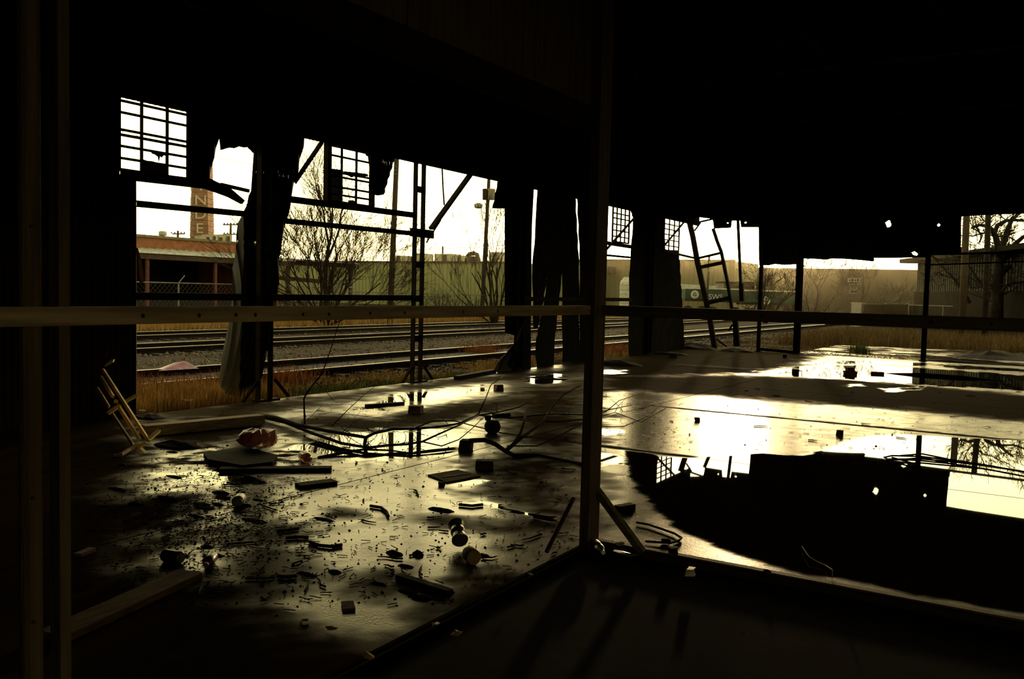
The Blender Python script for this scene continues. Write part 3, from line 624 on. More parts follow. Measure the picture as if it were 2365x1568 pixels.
# ------------------------------------------------------------------ steel frame of the trackside wall
def twin_column(y, label, top=4.7, brace=True, battens=(0.75, 1.44, 2.02, 2.57, 3.3, 3.9), gap=0.22, knee=None, feet=True):
    t = thing('lattice_column', label, 'column', (RX, y, 0), 'twin leg columns of the trackside wall')
    for s in (-1, 1):
        yy = y + s * gap / 2
        angle(MB(), (RX - 0.045, yy - 0.045, 0), (RX - 0.045, yy - 0.045, top), 0.09, 0.012, (1, 0, 0), (0, 1, 0)).build('leg', 'steel', t)
        MB().box((RX, yy, 0.012), (0.16, 0.15, 0.024)).build('base_plate', 'steel', t)
    for z in battens: MB().box((RX - 0.02, y, z), (0.012, gap, 0.11)).build('batten', 'steel', t)
    if feet:
        for s in (-1, 1):
            MB().bar((RX, y + s * 0.16, 0.28), (RX, y + s * 0.42, 0.02), 0.045, 0.03).build('foot_brace', 'steel', t)
    return t
twin_column(onX(616, 800, RX).y, 'twin leg steel column beside the leaning grey sheet')
c2 = twin_column(onX(966, 800, RX).y, 'twin leg steel column in front of the green factory with a knee brace')
MB().bar(onX(996, 528, RX), onX(1087, 402, RX), 0.05, 0.10, (1, 0, 0)).build('knee_brace', 'steel', c2)
MB().box((RX, onX(975, 536, RX).y, 2.56), (0.05, 0.62, 0.14)).build('gusset', 'steel', c2)
MB().bar(onX(985, 560, RX), onX(1018, 508, RX), 0.018, 0.018).build('tie_rod', 'steel', c2)
MB().tube([onX(1021, 386, RX), onX(1023, 430, RX), onX(1026, 474, RX)], 0.014, 6).build('hanging_rod', 'steel', c2)
twin_column(15.38, 'twin leg steel column behind the torn dark sheets')
twin_column(18.8, 'twin leg steel column behind the main post', feet=False)
twin_column(22.2, 'twin leg steel column behind the wide dark sheet', feet=False)
# girts
def girt(px0, px1, label, h=0.075, m='steel', X=RX - 0.055):
    a, b = onX(*px0, X), onX(*px1, X)
    t = thing('wall_girt', label, 'girt', a, 'girts of the trackside wall')
    channel(MB(), a, b, h, 0.05, 0.012, (1, 0, 0)).build('channel', m, t)
    bl = MB(); n = max(3, int((b - a).length / 0.45))
    for i in range(n):
        p = a.lerp(b, (i + .5) / n); bl.lathe([(0.012, 0), (0.012, 0.012), (0.006, 0.016)], 6, Matrix.Translation(p + Vector((0.006, 0, 0))) @ Matrix.Rotation(math.pi / 2, 4, 'Y'))
    o = bl.build('bolt_heads', 'steel', t); o['kind'] = 'stuff'
    return t
girt((278, 402), (482, 426), 'sill girt under the first window', 0.115)
girt((316, 470), (570, 494), 'perforated girt crossing the smoke stack')
girt((315, 684), (640, 687), 'low girt at eye level left of the twin column', 0.09)
girt((640, 687), (972, 688), 'low girt at eye level below the bare tree', 0.09)
girt((672, 460), (960, 497), 'sill girt under the second window', 0.09)
girt((660, 510), (965, 540), 'girt below the second window crossing the bare tree', 0.075)
girt((1166, 690), (1460, 692), 'low girt behind the torn dark sheets', 0.09)
girt((1390, 559), (1466, 571), 'sill girt under the third window', 0.09)
girt((1388, 588), (1462, 595), 'thin girt below the third window', 0.05)
girt((1530, 578), (1614, 598), 'bent girt running to the ladder column', 0.06)
# broken girt folded down at the gap
t = thing('broken_girt', 'bent girt folded down across the torn gap', 'girt', onX(484, 424, RX))
MB().prism([onX(x, y, RX - 0.03) for x, y in [(483, 411), (508, 423), (532, 434), (566, 463), (560, 471), (530, 455), (500, 444), (479, 437)]], (-0.04, 0, 0)).build('bent_plate', 'steel', t)
MB().bar(onX(510, 426, RX - 0.05), onX(575, 441, RX - 0.05), 0.03, 0.045).build('upper_bar', 'steel', t)
# knee braces
for a, b, lab in [((678, 416), (742, 322), 'diagonal brace left of the second window'), ((1394, 580), (1462, 503), 'diagonal brace across the third window'), ((1536, 562), (1578, 512), 'diagonal brace across the fourth window')]:
    tag(angle(MB(), onX(*a, RX), onX(*b, RX), 0.07, 0.012, (1, 0, 0), (0, 0.6, -0.8)).build('diagonal_brace', 'steel'), lab, 'brace', 'knee braces of the trackside wall')

# ------------------------------------------------------------------ windows
def sash(name, label, left, right, ys, zs, thick=(), X=RX - 0.04, bw=0.026, frame=True, hb=0.015):
    y0, y1, z0, z1 = left, right, zs[0], zs[-1]
    w = struct(name, (X, y0, z0), label)
    if frame:
        for a, b in (((y0, z0), (y1, z0)), ((y0, z0), (y0, z1)), ((y1, z0), (y1, z1))):
            MB().bar((X, a[0], a[1]), (X, b[0], b[1]), 0.04, 0.035).build('window_frame', 'steel', w)
    for y in ys: MB().bar((X, y, z0), (X, y, z1), 0.03, bw, (1, 0, 0)).build('glazing_bar', 'steel', w)
    for z in zs[1:-1]: MB().bar((X, y0, z), (X, y1, z), 0.03, hb if z not in thick else 0.03, (1, 0, 0)).build('glazing_bar', 'steel', w)
    return w
yz = lambda x, y, X=RX - 0.04: ((q := onX(x, y, X)).y, q.z)
zL = [yz(275, v)[1] for v in (391, 364, 336, 310, 298, 258, 231, 222)]
yl = yz(274, 300)[0]; yr = yz(435, 330)[0]
w1 = sash('window_1', 'steel sash window with empty panes, farthest left', yl, yr, [yz(327, 320)[0], yz(386, 320)[0]], sorted(zL), (sorted(zL)[3],))
def pane(parent, pts, m='dirtyglass', X=RX - 0.04, name='broken_pane'):
    return MB().prism([onX(x, y, X) for x, y in pts], (-0.006, 0, 0)).build(name, m, parent)
pane(w1, [(329, 370), (331, 368), (340, 371), (352, 372), (362, 375), (384, 378), (387, 404), (328, 398)])
pane(w1, [(346, 347), (384, 353), (384, 360), (378, 359), (374, 364), (370, 361), (367, 374), (365, 362), (358, 357), (352, 355)])
zL = sorted(yz(757, v)[1] for v in (463, 446, 428, 404, 394, 356, 334, 326))
yl = yz(752, 400)[0]; yr = yz(856, 400)[0]
w2 = sash('window_2', 'steel sash window with one boarded pane in front of the bare tree', yl, yr, [yz(789, 400)[0], yz(823, 400)[0]], zL)
MB().bar((RX, yl, 2.86), (RX, yl, 3.9), 0.08, 0.09, (1, 0, 0)).build('window_frame', 'steel', w2)
MB().bar((RX, yr, 2.86), (RX, yr, 3.2), 0.06, 0.06, (1, 0, 0)).build('window_frame', 'steel', w2)
pane(w2, [(757, 388), (789, 392), (789, 465), (757, 460)]); pane(w2, [(790, 395), (822, 398), (850, 402), (850, 408), (822, 406), (812, 410), (800, 403)])
pane(w2, [(842, 350), (854, 352), (854, 362), (846, 360)], 'unit')
pane(w2, [(804, 463), (815, 462), (822, 466), (822, 469), (806, 468)])
q1 = [yz(1415 + 9.5 * i, 520)[0] for i in range(5)]
w3 = sash('window_3', 'small steel sash window crossed by a diagonal brace, near the main post', q1[0], q1[4], q1[1:4], [2.90, 3.03, 3.18, 3.33, 3.48, 3.60, 3.74], (), bw=0.03, hb=0.022)
q1 = [yz(1534 + 11.5 * i, 540)[0] for i in range(4)]
w4 = sash('window_4', 'small steel sash window close to the bent ladder column', q1[0], q1[3], q1[1:3], [2.86, 3.0, 3.16, 3.31, 3.46, 3.6, 3.74], (), bw=0.034, hb=0.024)

# ------------------------------------------------------------------ bent corner column (reads as a ladder) and end wall frame
lc = thing('bent_column', 'bent lattice column leaning like a ladder at the far corner', 'column', onY(1680, 806, GY))
def gp3(pts, Y=GY): return [onY(x, y, Y) for x, y in pts]
mb = MB(); L = gp3([(1592, 512), (1600, 545), (1611, 606), (1630, 690), (1641, 745), (1651, 806)])
for a, b in zip(L[:-1], L[1:]): mb.bar(a, b, 0.09, 0.15, (1, 0, 0))
mb.build('leg', 'steel', lc)
mb = MB(); L = gp3([(1647, 528), (1656, 556), (1666, 582), (1680, 650), (1692, 720), (1697, 750)])
for a, b in zip(L[:-1], L[1:]): mb.bar(a, b, 0.09, 0.085, (1, 0, 0))
mb.build('leg', 'steel', lc)
MB().prism(gp3([(1692, 735), (1702, 735), (1708, 800), (1694, 800)]), (0, 0.12, 0)).build('bent_foot', 'steel', lc)
for a, b, w in [((1614, 596), (1665, 584), 0.07), ((1618, 617), (1671, 606), 0.10), ((1638, 699), (1688, 687), 0.11)]: MB().bar(*gp3([a, b]), w, w, (0, 1, 0)).build('batten', 'steel', lc)
MB().bar(*gp3([(1597, 517), (1645, 506)]), 0.05, 0.05).build('top_tie', 'steel', lc)
MB().bar(*gp3([(1604, 533), (1618, 514)]), 0.04, 0.04).build('small_brace', 'steel', lc)
MB().bar(*gp3([(1655, 783), (1678, 800)]), 0.05, 0.05).build('foot_brace', 'steel', lc)
MB().tube(gp3([(1697, 748), (1690, 752), (1683, 764)]), 0.03, 6).build('bent_bracket', 'steel', lc)
hp = thing('hanging_post', 'cut post dangling from the end wall in the sunlit opening', 'post', onY(1715, 694, GY))
MB().bar(*gp3([(1704, 500), (1711, 660)]), 0.07, 0.08, (0, 1, 0)).build('shaft', 'steel', hp)
MB().bar(*gp3([(1712, 655), (1714, 696)]), 0.12, 0.12, (0, 1, 0)).build('stub', 'steel', hp)
def vpost(name, px, top_z, w, d, label, Y=GY, m='steel'):
    g = onY(px[0], px[1], Y); t = thing(name, label, 'post', (g.x, Y, 0), 'posts of the end wall')
    mb = MB(); mb.box((g.x, Y - d / 2 + .006, top_z / 2), (w, 0.012, top_z)); mb.box((g.x, Y + d / 2 - .006, top_z / 2), (w, 0.012, top_z)); mb.box((g.x, Y, top_z / 2), (0.012, d, top_z)); mb.build('i_beam', m, t)
    MB().box((g.x, Y, 0.012), (w + 0.08, d + 0.08, 0.024)).build('base_plate', m, t)
    return t
vpost('end_wall_post', (1751, 810), 4.9, 0.085, 0.12, 'thin end wall post left of the thick one')
vpost('end_wall_post', (1839, 818), 5.6, 0.165, 0.18, 'thickest end wall post, standing on the slab edge')
vpost('end_wall_post', (2132, 834), 6.4, 0.12, 0.15, 'end wall post right of the white road signs')
def yrail(px0, px1, w, label, Y=GY):
    a, b = onY(*px0, Y), onY(*px1, Y); b = a + (b - a) * 1.6 if px1[0] >= 2360 else b
    tag(channel(MB(), a, b, w, 0.05, 0.012, (0, -1, 0)).build('end_wall_girt', 'steel'), label, 'girt', 'girts of the end wall')
yrail((2136, 587), (2365, 583), 0.06, 'upper rail below the tree-filled opening')
yrail((2136, 612), (2365, 604), 0.04, 'lower thin rail in front of the ribbed white shed')
yrail((1752, 806), (1842, 814), 0.09, 'sill rail joining the thin and thick end wall posts')

# ------------------------------------------------------------------ foreground bay frame
PXW, PXD = 0.060, 0.155
mp_ = thing('main_post', 'upright timber post standing closest, at the corner of the bay rails', 'post', (-2.44, 4.95, 0))
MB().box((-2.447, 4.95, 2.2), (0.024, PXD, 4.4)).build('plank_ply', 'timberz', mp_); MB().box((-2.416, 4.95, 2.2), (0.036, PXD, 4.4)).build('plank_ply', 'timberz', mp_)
bl = onY(1378, 1132, 5.0); br = onY(1484, 1276, 5.0)
tag(MB().bar(bl, br, 0.04, 0.05, (0, 1, 0)).build('kick_brace', 'timberx'), 'short diagonal brace from the main post down to the curb', 'brace')
bl = onX(1325, 1150, -2.43); br = onX(1262, 1275, -2.43)
tag(MB().bar(bl, br, 0.016, 0.02, (1, 0, 0)).build('kick_brace', 'plank'), 'faint diagonal brace on the shaded side of the main post', 'brace')
lr = thing('bay_rail', 'weathered timber rail with dark knots crossing the view left of the main post', 'rail', (-2.45, 2.8, 1.5))
rb = MB(); rb.box((-2.45, 2.77, 1.497), (0.045, 4.24, 0.055)); rb.build('board', 'timber', lr)
kn = [(330, 729), (460, 728), (545, 727), (590, 727), (700, 726), (760, 726), (855, 723), (935, 722), (1070, 720), (1150, 719)]
for x, y in kn:
    p = onX(x, y, -2.4275); MB().lathe([(0.009, 0), (0.007, 0.002), (0.003, 0.0025)], 8, Matrix.Translation(p + Vector((-.0012, 0, 0))) @ Matrix.Rotation(math.pi / 2, 4, 'Y')).build('knot', 'knot', lr)
rrl = thing('bay_rail', 'dark rail crossing the view right of the main post', 'rail', (0, 5.0, 1.5))
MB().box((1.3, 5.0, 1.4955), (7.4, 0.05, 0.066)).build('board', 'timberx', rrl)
for x in (1570, 1760, 1905, 2010, 2150, 2290):
    p = onY(x, 745 if x > 1800 else 728, 4.975); p.z = 1.496; MB().lathe([(0.010, 0), (0.008, 0.002), (0.003, 0.0025)], 8, Matrix.Translation(p + Vector((0, .0012, 0))) @ Matrix.Rotation(math.pi / 2, 4, 'X')).build('knot', 'knot', rrl)
pl = thing('near_post', 'pale round-edged pipe post at the far left edge', 'post', (-2.45, 1.39, 0))
MB().tube([(-2.47, 1.40, -0.04), (-2.47, 1.40, 4.2)], 0.030, 14).build('pipe', 'timberz', pl)
for z in (0.62, 0.98, 1.75): MB().lathe([(0.006, 0), (0.006, 0.003), (0.003, 0.004)], 8, Matrix.Translation((-2.442, 1.39, z)) @ Matrix.Rotation(math.pi / 2, 4, 'Y')).build('bolt_hole', 'knot', pl)
pl = thing('near_post', 'thin timber stud right of the pipe post at the left edge', 'post', (-2.45, 1.48, 0))
MB().box((-2.46, 1.482, 2.1), (0.05, 0.034, 4.3)).build('stud', 'timberz', pl)
hd = thing('bay_header', 'dark header beam running overhead to the main post', 'beam', (-2.45, 2.5, 2.6))
MB().box((-2.45, 1.2, 2.66), (0.06, 7.4, 0.14)).build('beam', 'blackwood', hd)
bw_ = struct('wall_bay', (-2.45, 0, 2.7), 'dark boarding above the bay header')
for k in range(8):
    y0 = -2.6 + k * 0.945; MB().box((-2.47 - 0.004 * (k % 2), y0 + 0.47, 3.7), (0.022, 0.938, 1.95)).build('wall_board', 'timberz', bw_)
curb = struct('trim_1', (0, 5.05, 0), 'low curb edge at the bay corner')
MB().box((1.36, 5.075, 0.002), (7.64, 0.05, 0.02)).build('curb_edge', 'timberx', curb)
MB().box((-2.49, 1.0, -0.012), (0.05, 8.0, 0.02)).build('curb_edge', 'dirt', curb)

# ------------------------------------------------------------------ trees and poles
def grow(r, p, d, L, rad, lev, segs, spread=0.6, upw=0.15, kids=(2, 4), minr=0.006, maxlev=5):
    pts = [p.copy()]; rs = [rad]; n = 4 if lev < 2 else 3; q = p.copy(); dd = d.copy()
    for i in range(n):
        dd = (dd + Vector((r.gauss(0, .13), r.gauss(0, .13), r.gauss(0, .10) + upw * 0.25))).normalized(); q = q + dd * (L / n); pts.append(q.copy()); rs.append(max(minr * 0.7, rad * (1 - 0.55 * (i + 1) / n)))
    segs.append((pts, rs, lev))
    if lev >= maxlev: return
    for k in range(r.randint(*kids)):
        t = r.uniform(0.35, 1.0); i = min(n - 1, int(t * n)); b = pts[i].lerp(pts[i + 1], t * n - i)
        ax = Vector((r.gauss(0, 1), r.gauss(0, 1), r.gauss(0, 0.5))); ax -= dd * ax.dot(dd); ax.normalize()
        nd = (dd * math.cos(spread) + ax * math.sin(spread * r.uniform(0.7, 1.3)) + Vector((0, 0, upw))).normalized()
        grow(r, b, nd, L * r.uniform(0.55, 0.85), max(minr, rs[i] * r.uniform(0.45, 0.7)), lev + 1, segs, spread, upw, kids, minr, maxlev)
def tree(name, label, base, stems, seed, group, m='bark', spread=0.6, upw=0.15, kids=(2, 4), minr=0.008, maxlev=5, cat='tree'):
    r = random.Random(seed); segs = []
    t = thing(name, label, cat, base, group)
    for (off, d, L, rad) in stems: grow(r, Vector(base) + Vector(off), Vector(d).normalized(), L, rad, 0, segs, spread, upw, kids, minr, maxlev)
    mb = MB(); mt = MB()
    for pts, rs, lev in segs: (mb if lev <= 1 else mt).tube(pts, rs, 6 if lev <= 1 else 3, cap=lev <= 1)
    a_ = mb.build('trunk', m, t, True); b_ = mt.build('twigs', m, t); b_['kind'] = 'stuff'
    if cat == 'shrub': a_['kind'] = 'stuff'
    return t
b = at(752, 706, 40); b.z = -0.15
tree('bare_tree', 'leafless spreading tree behind the girts left of the tall pole', b, [((0, 0, 0), (0.02, 0, 1), 3.9, 0.15), ((-.15, .05, 0), (-.35, -.2, 1), 2.5, 0.075), ((.12, 0, 0), (.33, .22, 1), 2.6, 0.075), ((.25, .1, 0), (.75, .45, .8), 3.0, 0.06), ((-.25, -.1, 0), (-.7, -.45, .85), 2.7, 0.06), ((-.05, .1, 0), (-.16, -.1, 1), 2.8, 0.08), ((.2, .1, 0), (.9, .5, .5), 2.8, .05), ((-.2, -.1, 0), (-.9, -.5, .55), 2.4, .05), ((.05, 0, 0), (.12, .1, 1), 3.4, .09), ((-.1, 0, 0), (-.2, -.1, 1), 3.3, .08), ((.1, .1, 0), (.55, .3, 1), 2.6, .06), ((-.1, 0, 0), (-.5, -.35, 1), 2.6, .06), ((0, 0, 0), (.3, -.5, 1), 2.2, .05), ((0, 0, 0), (-.2, .6, 1), 2.2, .05)], 7, 'bare trees outside', minr=0.009, kids=(3, 5), maxlev=4, spread=.5)
b = at(1143, 706, 46); b.z = -0.15
tree('bare_tree', 'vase shaped leafless tree beside the street lamp pole', b, [((0, 0, 0), (-.05, 0, 1), 3.0, 0.10), ((.06, 0, 0), (.22, .1, 1), 3.0, 0.085), ((-.08, 0, 0), (-.25, -.12, 1), 2.9, 0.08), ((-.12, 0, 0), (-.48, -.25, 1), 2.6, 0.06), ((.1, 0, 0), (.40, .25, 1), 2.8, 0.06), ((-.15, 0, 0), (-.8, -.4, .9), 2.2, 0.05), ((0, 0, 0), (-.14, -.05, 1), 3.4, .06), ((.05, 0, 0), (.1, .1, 1), 3.4, .06), ((-.1, 0, 0), (-.36, -.1, 1), 3, .05), ((-.1, 0, 0), (-.6, -.4, 1), 2.4, .05)], 12, 'bare trees outside', spread=0.38, upw=0.3, minr=0.010, kids=(2, 3), maxlev=4)
for k, (x, d, hgt, lab) in enumerate([(1768, 60, 2.3, 'thin leafless tree between the two end wall posts'), (1884, 70, 2.9, 'round leafless tree left of the road signs'), (1988, 74, 2.9, 'hazy leafless tree behind the road signs'), (1740, 88, 3.0, 'pale leafless tree by the far tan building')]):
    b = at(x, 716, d); b.z = -0.15
    tree('bare_tree', lab, b, [((0, 0, 0), (0, 0, 1), hgt, 0.10), ((.1, 0, 0), (.5, .3, .9), hgt * .8, 0.06), ((-.1, 0, 0), (-.5, -.3, .9), hgt * .8, 0.06)], 40 + k, 'bare trees outside', minr=0.016, kids=(3, 4), maxlev=4)
# big old tree on the right with hand-laid limbs
bt = thing('old_tree', 'big dark old tree with arching limbs at the right edge', 'tree', (*at(2308, 735, 46).xy, -0.15), 'bare trees outside')
DT = 46
def limb(pts, r0, r1, dd=0.0): return [at(x, y, DT + dd * i) for i, (x, y) in enumerate(pts)], [r0 + (r1 - r0) * i / (len(pts) - 1) for i in range(len(pts))]
LIMBS = [([(2300, 742), (2302, 700), (2303, 660), (2306, 625), (2308, 590)], .36, .24, 0), ([(2308, 596), (2304, 566), (2299, 544), (2290, 530), (2282, 522), (2262, 520), (2244, 526)], .20, .05, -.3),
 ([(2296, 540), (2304, 520), (2322, 510), (2345, 508), (2370, 510), (2400, 500)], .13, .05, .2), ([(2308, 594), (2318, 560), (2328, 530), (2336, 508), (2352, 494), (2372, 480)], .19, .06, .3), ([(2310, 600), (2330, 580), (2348, 560), (2366, 545), (2400, 530)], .18, .06, -.4),
 ([(2318, 600), (2345, 580), (2380, 560), (2420, 548)], .14, .05, .5), ([(2306, 640), (2330, 618), (2365, 600), (2400, 596)], .14, .05, .4), ([(2303, 690), (2322, 662), (2340, 652), (2370, 650)], .12, .04, -.5), ([(2282, 522), (2284, 500), (2300, 486), (2330, 480)], .07, .03, .2),
 ([(2262, 560), (2268, 545), (2262, 535), (2248, 528)], .05, .03, 0), ([(2300, 700), (2270, 660), (2255, 640), (2236, 610), (2200, 590), (2180, 585)], .10, .03, .4), ([(2240, 700), (2225, 670), (2200, 640), (2175, 615), (2160, 600)], .09, .03, .2)]
mb = MB(); mt = MB(); r_ = random.Random(77)
for pts, r0, r1, dd in LIMBS:
    P, R_ = limb(pts, r0, r1, dd); mb.tube(P, R_, 7)
    for k in range(7):
        i = r_.randint(0, len(P) - 2)
        if R_[i] > 0.22: continue
        sg = []; d = (P[i + 1] - P[i]).normalized(); ax = Vector((r_.gauss(0, 1), r_.gauss(0, 1), r_.gauss(0.3, .7))).normalized()
        grow(r_, P[i].lerp(P[i + 1], r_.random()), (d * .5 + ax).normalized(), r_.uniform(.7, 1.3), max(.03, R_[i] * .35), 2, sg, 0.6, 0.1, (2, 4), 0.014, 5)
        for a, b_, l in sg: mt.tube(a, b_, 3, cap=False)
mb.build('trunk', 'darkbark', bt, True); mt.build('twigs', 'darkbark', bt)
# thickets on the far side
for k, (x, d, n, w, hgt, lab) in enumerate([(1040, 66, 26, 2.0, 1.1, 'low bare thicket against the green factory wall'), (1640, 92, 22, 3, 1.0, 'scrub at the foot of the cream building'), (1800, 84, 40, 4.0, 1.7, 'scrub thicket seen between the two end wall posts'), (1920, 92, 40, 4.5, 1.5, 'brown scrub thicket behind the road signs'), (2060, 88, 44, 3.5, 1.7, 'tall brown scrub left of the white ribbed shed'), (690, 60, 26, 3.0, 1.0, 'scrub under the brown canopy frame'), (1120, 60, 22, 1.6, 0.9, 'scrub at the base of the street lamp pole')]):
    b = at(x, 715, d); b.z = -0.15; r_ = random.Random(60 + k)
    st = [((r_.uniform(-w, w), r_.uniform(-w, w), 0), (r_.gauss(0, .35), r_.gauss(0, .35), 1), hgt * r_.uniform(.6, 1.1), 0.03) for _ in range(n)]
    tree('bare_thicket', lab, b, st, 80 + k, 'bare thickets', minr=0.012, kids=(2, 3), maxlev=2, spread=.55, cat='shrub')

def pole(name, label, top, bot, d, r0, r1, m='pole'):
    a = at(*bot, d); b = at(*top, d); t = thing(name, label, 'pole', (a.x, a.y, -0.15), 'poles outside')
    a = Vector((a.x, a.y, -0.15)); MB().tube([a, a.lerp(b, .5), b], [r0, (r0 + r1) / 2, r1], 10).build('shaft', m, t, True); return t, a, b
tp, _, ptop = pole('utility_pole', 'tall wooden utility pole between the second window and the knee braced column', (919, 300), (901, 700), 45, 0.165, 0.125)
for y in (385, 393, 402): MB().box(at(913, y, 44.8), (.10, .10, .09)).build('insulator', 'unitdark', tp)
lp, _, ltop = pole('lamp_pole', 'wooden pole carrying transformers and a street lamp', (1131, 380), (1113, 706), 52, 0.14, 0.10)
for x, y, w, m in ((1120, 449, .28, 'pole'), (1135, 449, .42, 'unit')):
    MB().lathe([(w * .5, -.32), (w * .52, .2), (w * .58, .24), (w * .58, .30), (w * .3, .34)], 12, Matrix.Translation(at(x, y, 51.8))).build('transformer', m, lp, True)
MB().tube([at(1126, 492, 52), at(1116, 492, 52), at(1112, 486, 52), at(1110, 478, 52)], .025, 6).build('lamp_arm', 'pole', lp)
MB().lathe([(.10, -.14), (.24, -.10), (.26, .1), (.12, .18)], 10, Matrix.Translation(at(1105, 476, 52))).build('lamp_head', 'unit', lp, True)
pole('utility_pole', 'slim pole in front of the cream building', (1638, 590), (1632, 702), 66, 0.10, 0.08)
pole('utility_pole', 'grey brown pole standing in the tree-filled opening', (2233, 480), (2223, 742), 40, 0.17, 0.145)
pole('utility_pole', 'darker pole just left of the old tree', (2283, 470), (2276, 745), 38, 0.135, 0.12, 'darkbark')
for x, yt, lab, arms in ((411, 533, 'small distant cross-arm pole over the brick building', (540,)), (533, 515, 'distant double cross-arm pole left of the leaning sheet', (519, 541))):
    t, a, b = pole('distant_pole', lab, (x, yt), (x - 3, 640), 95, 0.14, 0.12)
    for ya in arms:
        c = at(x, ya, 95); MB().bar(c - RT * (.6 if ya == 540 else .85), c + RT * .75, .12, .12).build('cross_arm', 'pole', t)
        for q in (-.7, -.35, .35, .7): MB().box(c + RT * q + Vector((0, 0, .12)), (.1, .1, .16)).build('insulator', 'pole', t)
def wire(label, pts, r=0.010): tag(MB().tube(pts, r, 4).build('overhead_wire', 'wire'), label, 'wire', 'overhead wires')
def sagging(a, b, sag): return [a.lerp(b, i / 12) - Vector((0, 0, sag * 4 * (i / 12) * (1 - i / 12))) for i in range(13)]
wire('wire crossing the first window and ending at the tall utility pole', [at(x, y, 52 - 7 * i / 8) for i, (x, y) in enumerate([(-200, 160), (100, 245), (330, 318), (434, 347), (498, 363), (585, 380), (700, 395), (800, 402), (914, 398)])])
for k, (y0, y1, lab) in enumerate([(470, 412), (500, 405), (540, 440)]  and [(478, 418, 'upper wire between the tall pole and the street lamp pole'), (520, 440, 'middle wire between the tall pole and the street lamp pole'), (545, 470, 'lower wire between the tall pole and the street lamp pole')]):
    wire(lab, sagging(at(911 - (y0 - 380) * .04, y0, 45), at(1129 - (y1 - 380) * .055, y1, 52), .25))
wire('long low wire passing over the green factory', sagging(at(907, 578, 45), at(1640, 500, 66), .5))
wire('service wire falling from the tall utility pole to the green factory roof', [at(x, y, d) for x, y, d in ((917, 390, 45), (955, 436, 51), (1000, 496, 58), (1060, 552, 65), (1120, 590, 71), (1180, 603, 75))])
wire('wire from the street lamp pole to the slim pole, seen through the third window', sagging(at(1130, 420, 52), at(1638, 592, 66), .15))
wire('wire from the distant double cross-arm pole down to the brick building', sagging(at(533, 519, 95), at(474, 558, 70), .2))

# ------------------------------------------------------------------ smoke stack with lettering
def quadbox(tl, tr, zb, back, ret=False):
    """vertical box from two top-front points, base height zb and a backward vector"""
    tl, tr, back = Vector(tl), Vector(tr), Vector(back)
    bl_, br_ = Vector((tl.x, tl.y, zb)), Vector((tr.x, tr.y, zb))
    v = [bl_, br_, tr, tl] + [p + back for p in (bl_, br_, tr, tl)]
    return MB().add(v, [(0, 1, 2, 3), (5, 4, 7, 6), (4, 0, 3, 7), (1, 5, 6, 2), (3, 2, 6, 7), (4, 5, 1, 0)])
ch = thing('smoke_stack', 'tall brick smoke stack with faded white letters down its side', 'chimney', at(462, 560, 110))
DC = 110.0
def ring(y, xl, xm, xr):
    a, b, c = at(xl, y, DC + 1.2), at(xm, y, DC), at(xr, y, DC + .3); return [a, b, c, c + FW * 2.2, a + FW * 2.0]
R0 = ring(690, 433.8, 444.2, 484.5); R1 = ring(300, 445.5, 452, 476)
for k in range(30):
    a, b = k / 30, (k + 1) / 30 - 0.0025
    lo = [p.lerp(q, a) for p, q in zip(R0, R1)]; hi = [p.lerp(q, b) for p, q in zip(R0, R1)]
    MB().add(lo + hi, [(0, 1, 6, 5), (1, 2, 7, 6), (2, 3, 8, 7), (3, 4, 9, 8), (4, 0, 5, 9), (5, 6, 7, 8, 9), (4, 3, 2, 1, 0)]).build('brick_course', 'chimbrick', ch)
def text_mesh(s, size):
    c = bpy.data.curves.new('lettering', 'FONT'); c.body = s; c.size = size; c.extrude = 0.0; c.align_x = 'CENTER'; c.align_y = 'CENTER'
    o = bpy.data.objects.new('lettering', c); COL.objects.link(o); bpy.context.view_layer.update()
    me = bpy.data.meshes.new_from_object(o.evaluated_get(bpy.context.evaluated_depsgraph_get())); bpy.data.objects.remove(o); return me
def put_text(s, size, c, right, up, m, parent, name='lettering', sx=1.0):
    me = text_mesh(s, size); R_ = Vector(right).normalized(); U_ = Vector(up).normalized(); Nn = R_.cross(U_)
    mt_ = Matrix(((R_.x * sx, U_.x, Nn.x, c[0]), (R_.y * sx, U_.y, Nn.y, c[1]), (R_.z * sx, U_.z, Nn.z, c[2]), (0, 0, 0, 1)))
    me.transform(mt_); me.materials.append(M[m]); o = bpy.data.objects.new(name, me); COL.objects.link(o)
    if parent: o.parent = parent; o.matrix_parent_inverse = Matrix.Translation(-Vector(parent.location))
    return o
rdir = (at(482, 500, DC + .3) - at(446, 500, DC)).normalized()
for chh, x, y in (('I', 464.5, 430), ('N', 463.5, 463), ('D', 463, 495), ('E', 461, 528)):
    put_text(chh, 1.75, at(x, y, DC - 0.06), rdir, (0, 0, 1), 'letter', ch, sx=1.15)
for y in (430, 466, 505, 517, 528, 537):
    c = at(442.5 - (y - 430) * .02, y, DC + .5); MB().box(c, (.16, .16, 1.1 if y < 480 else .22)).build('side_lettering', 'letter', ch)

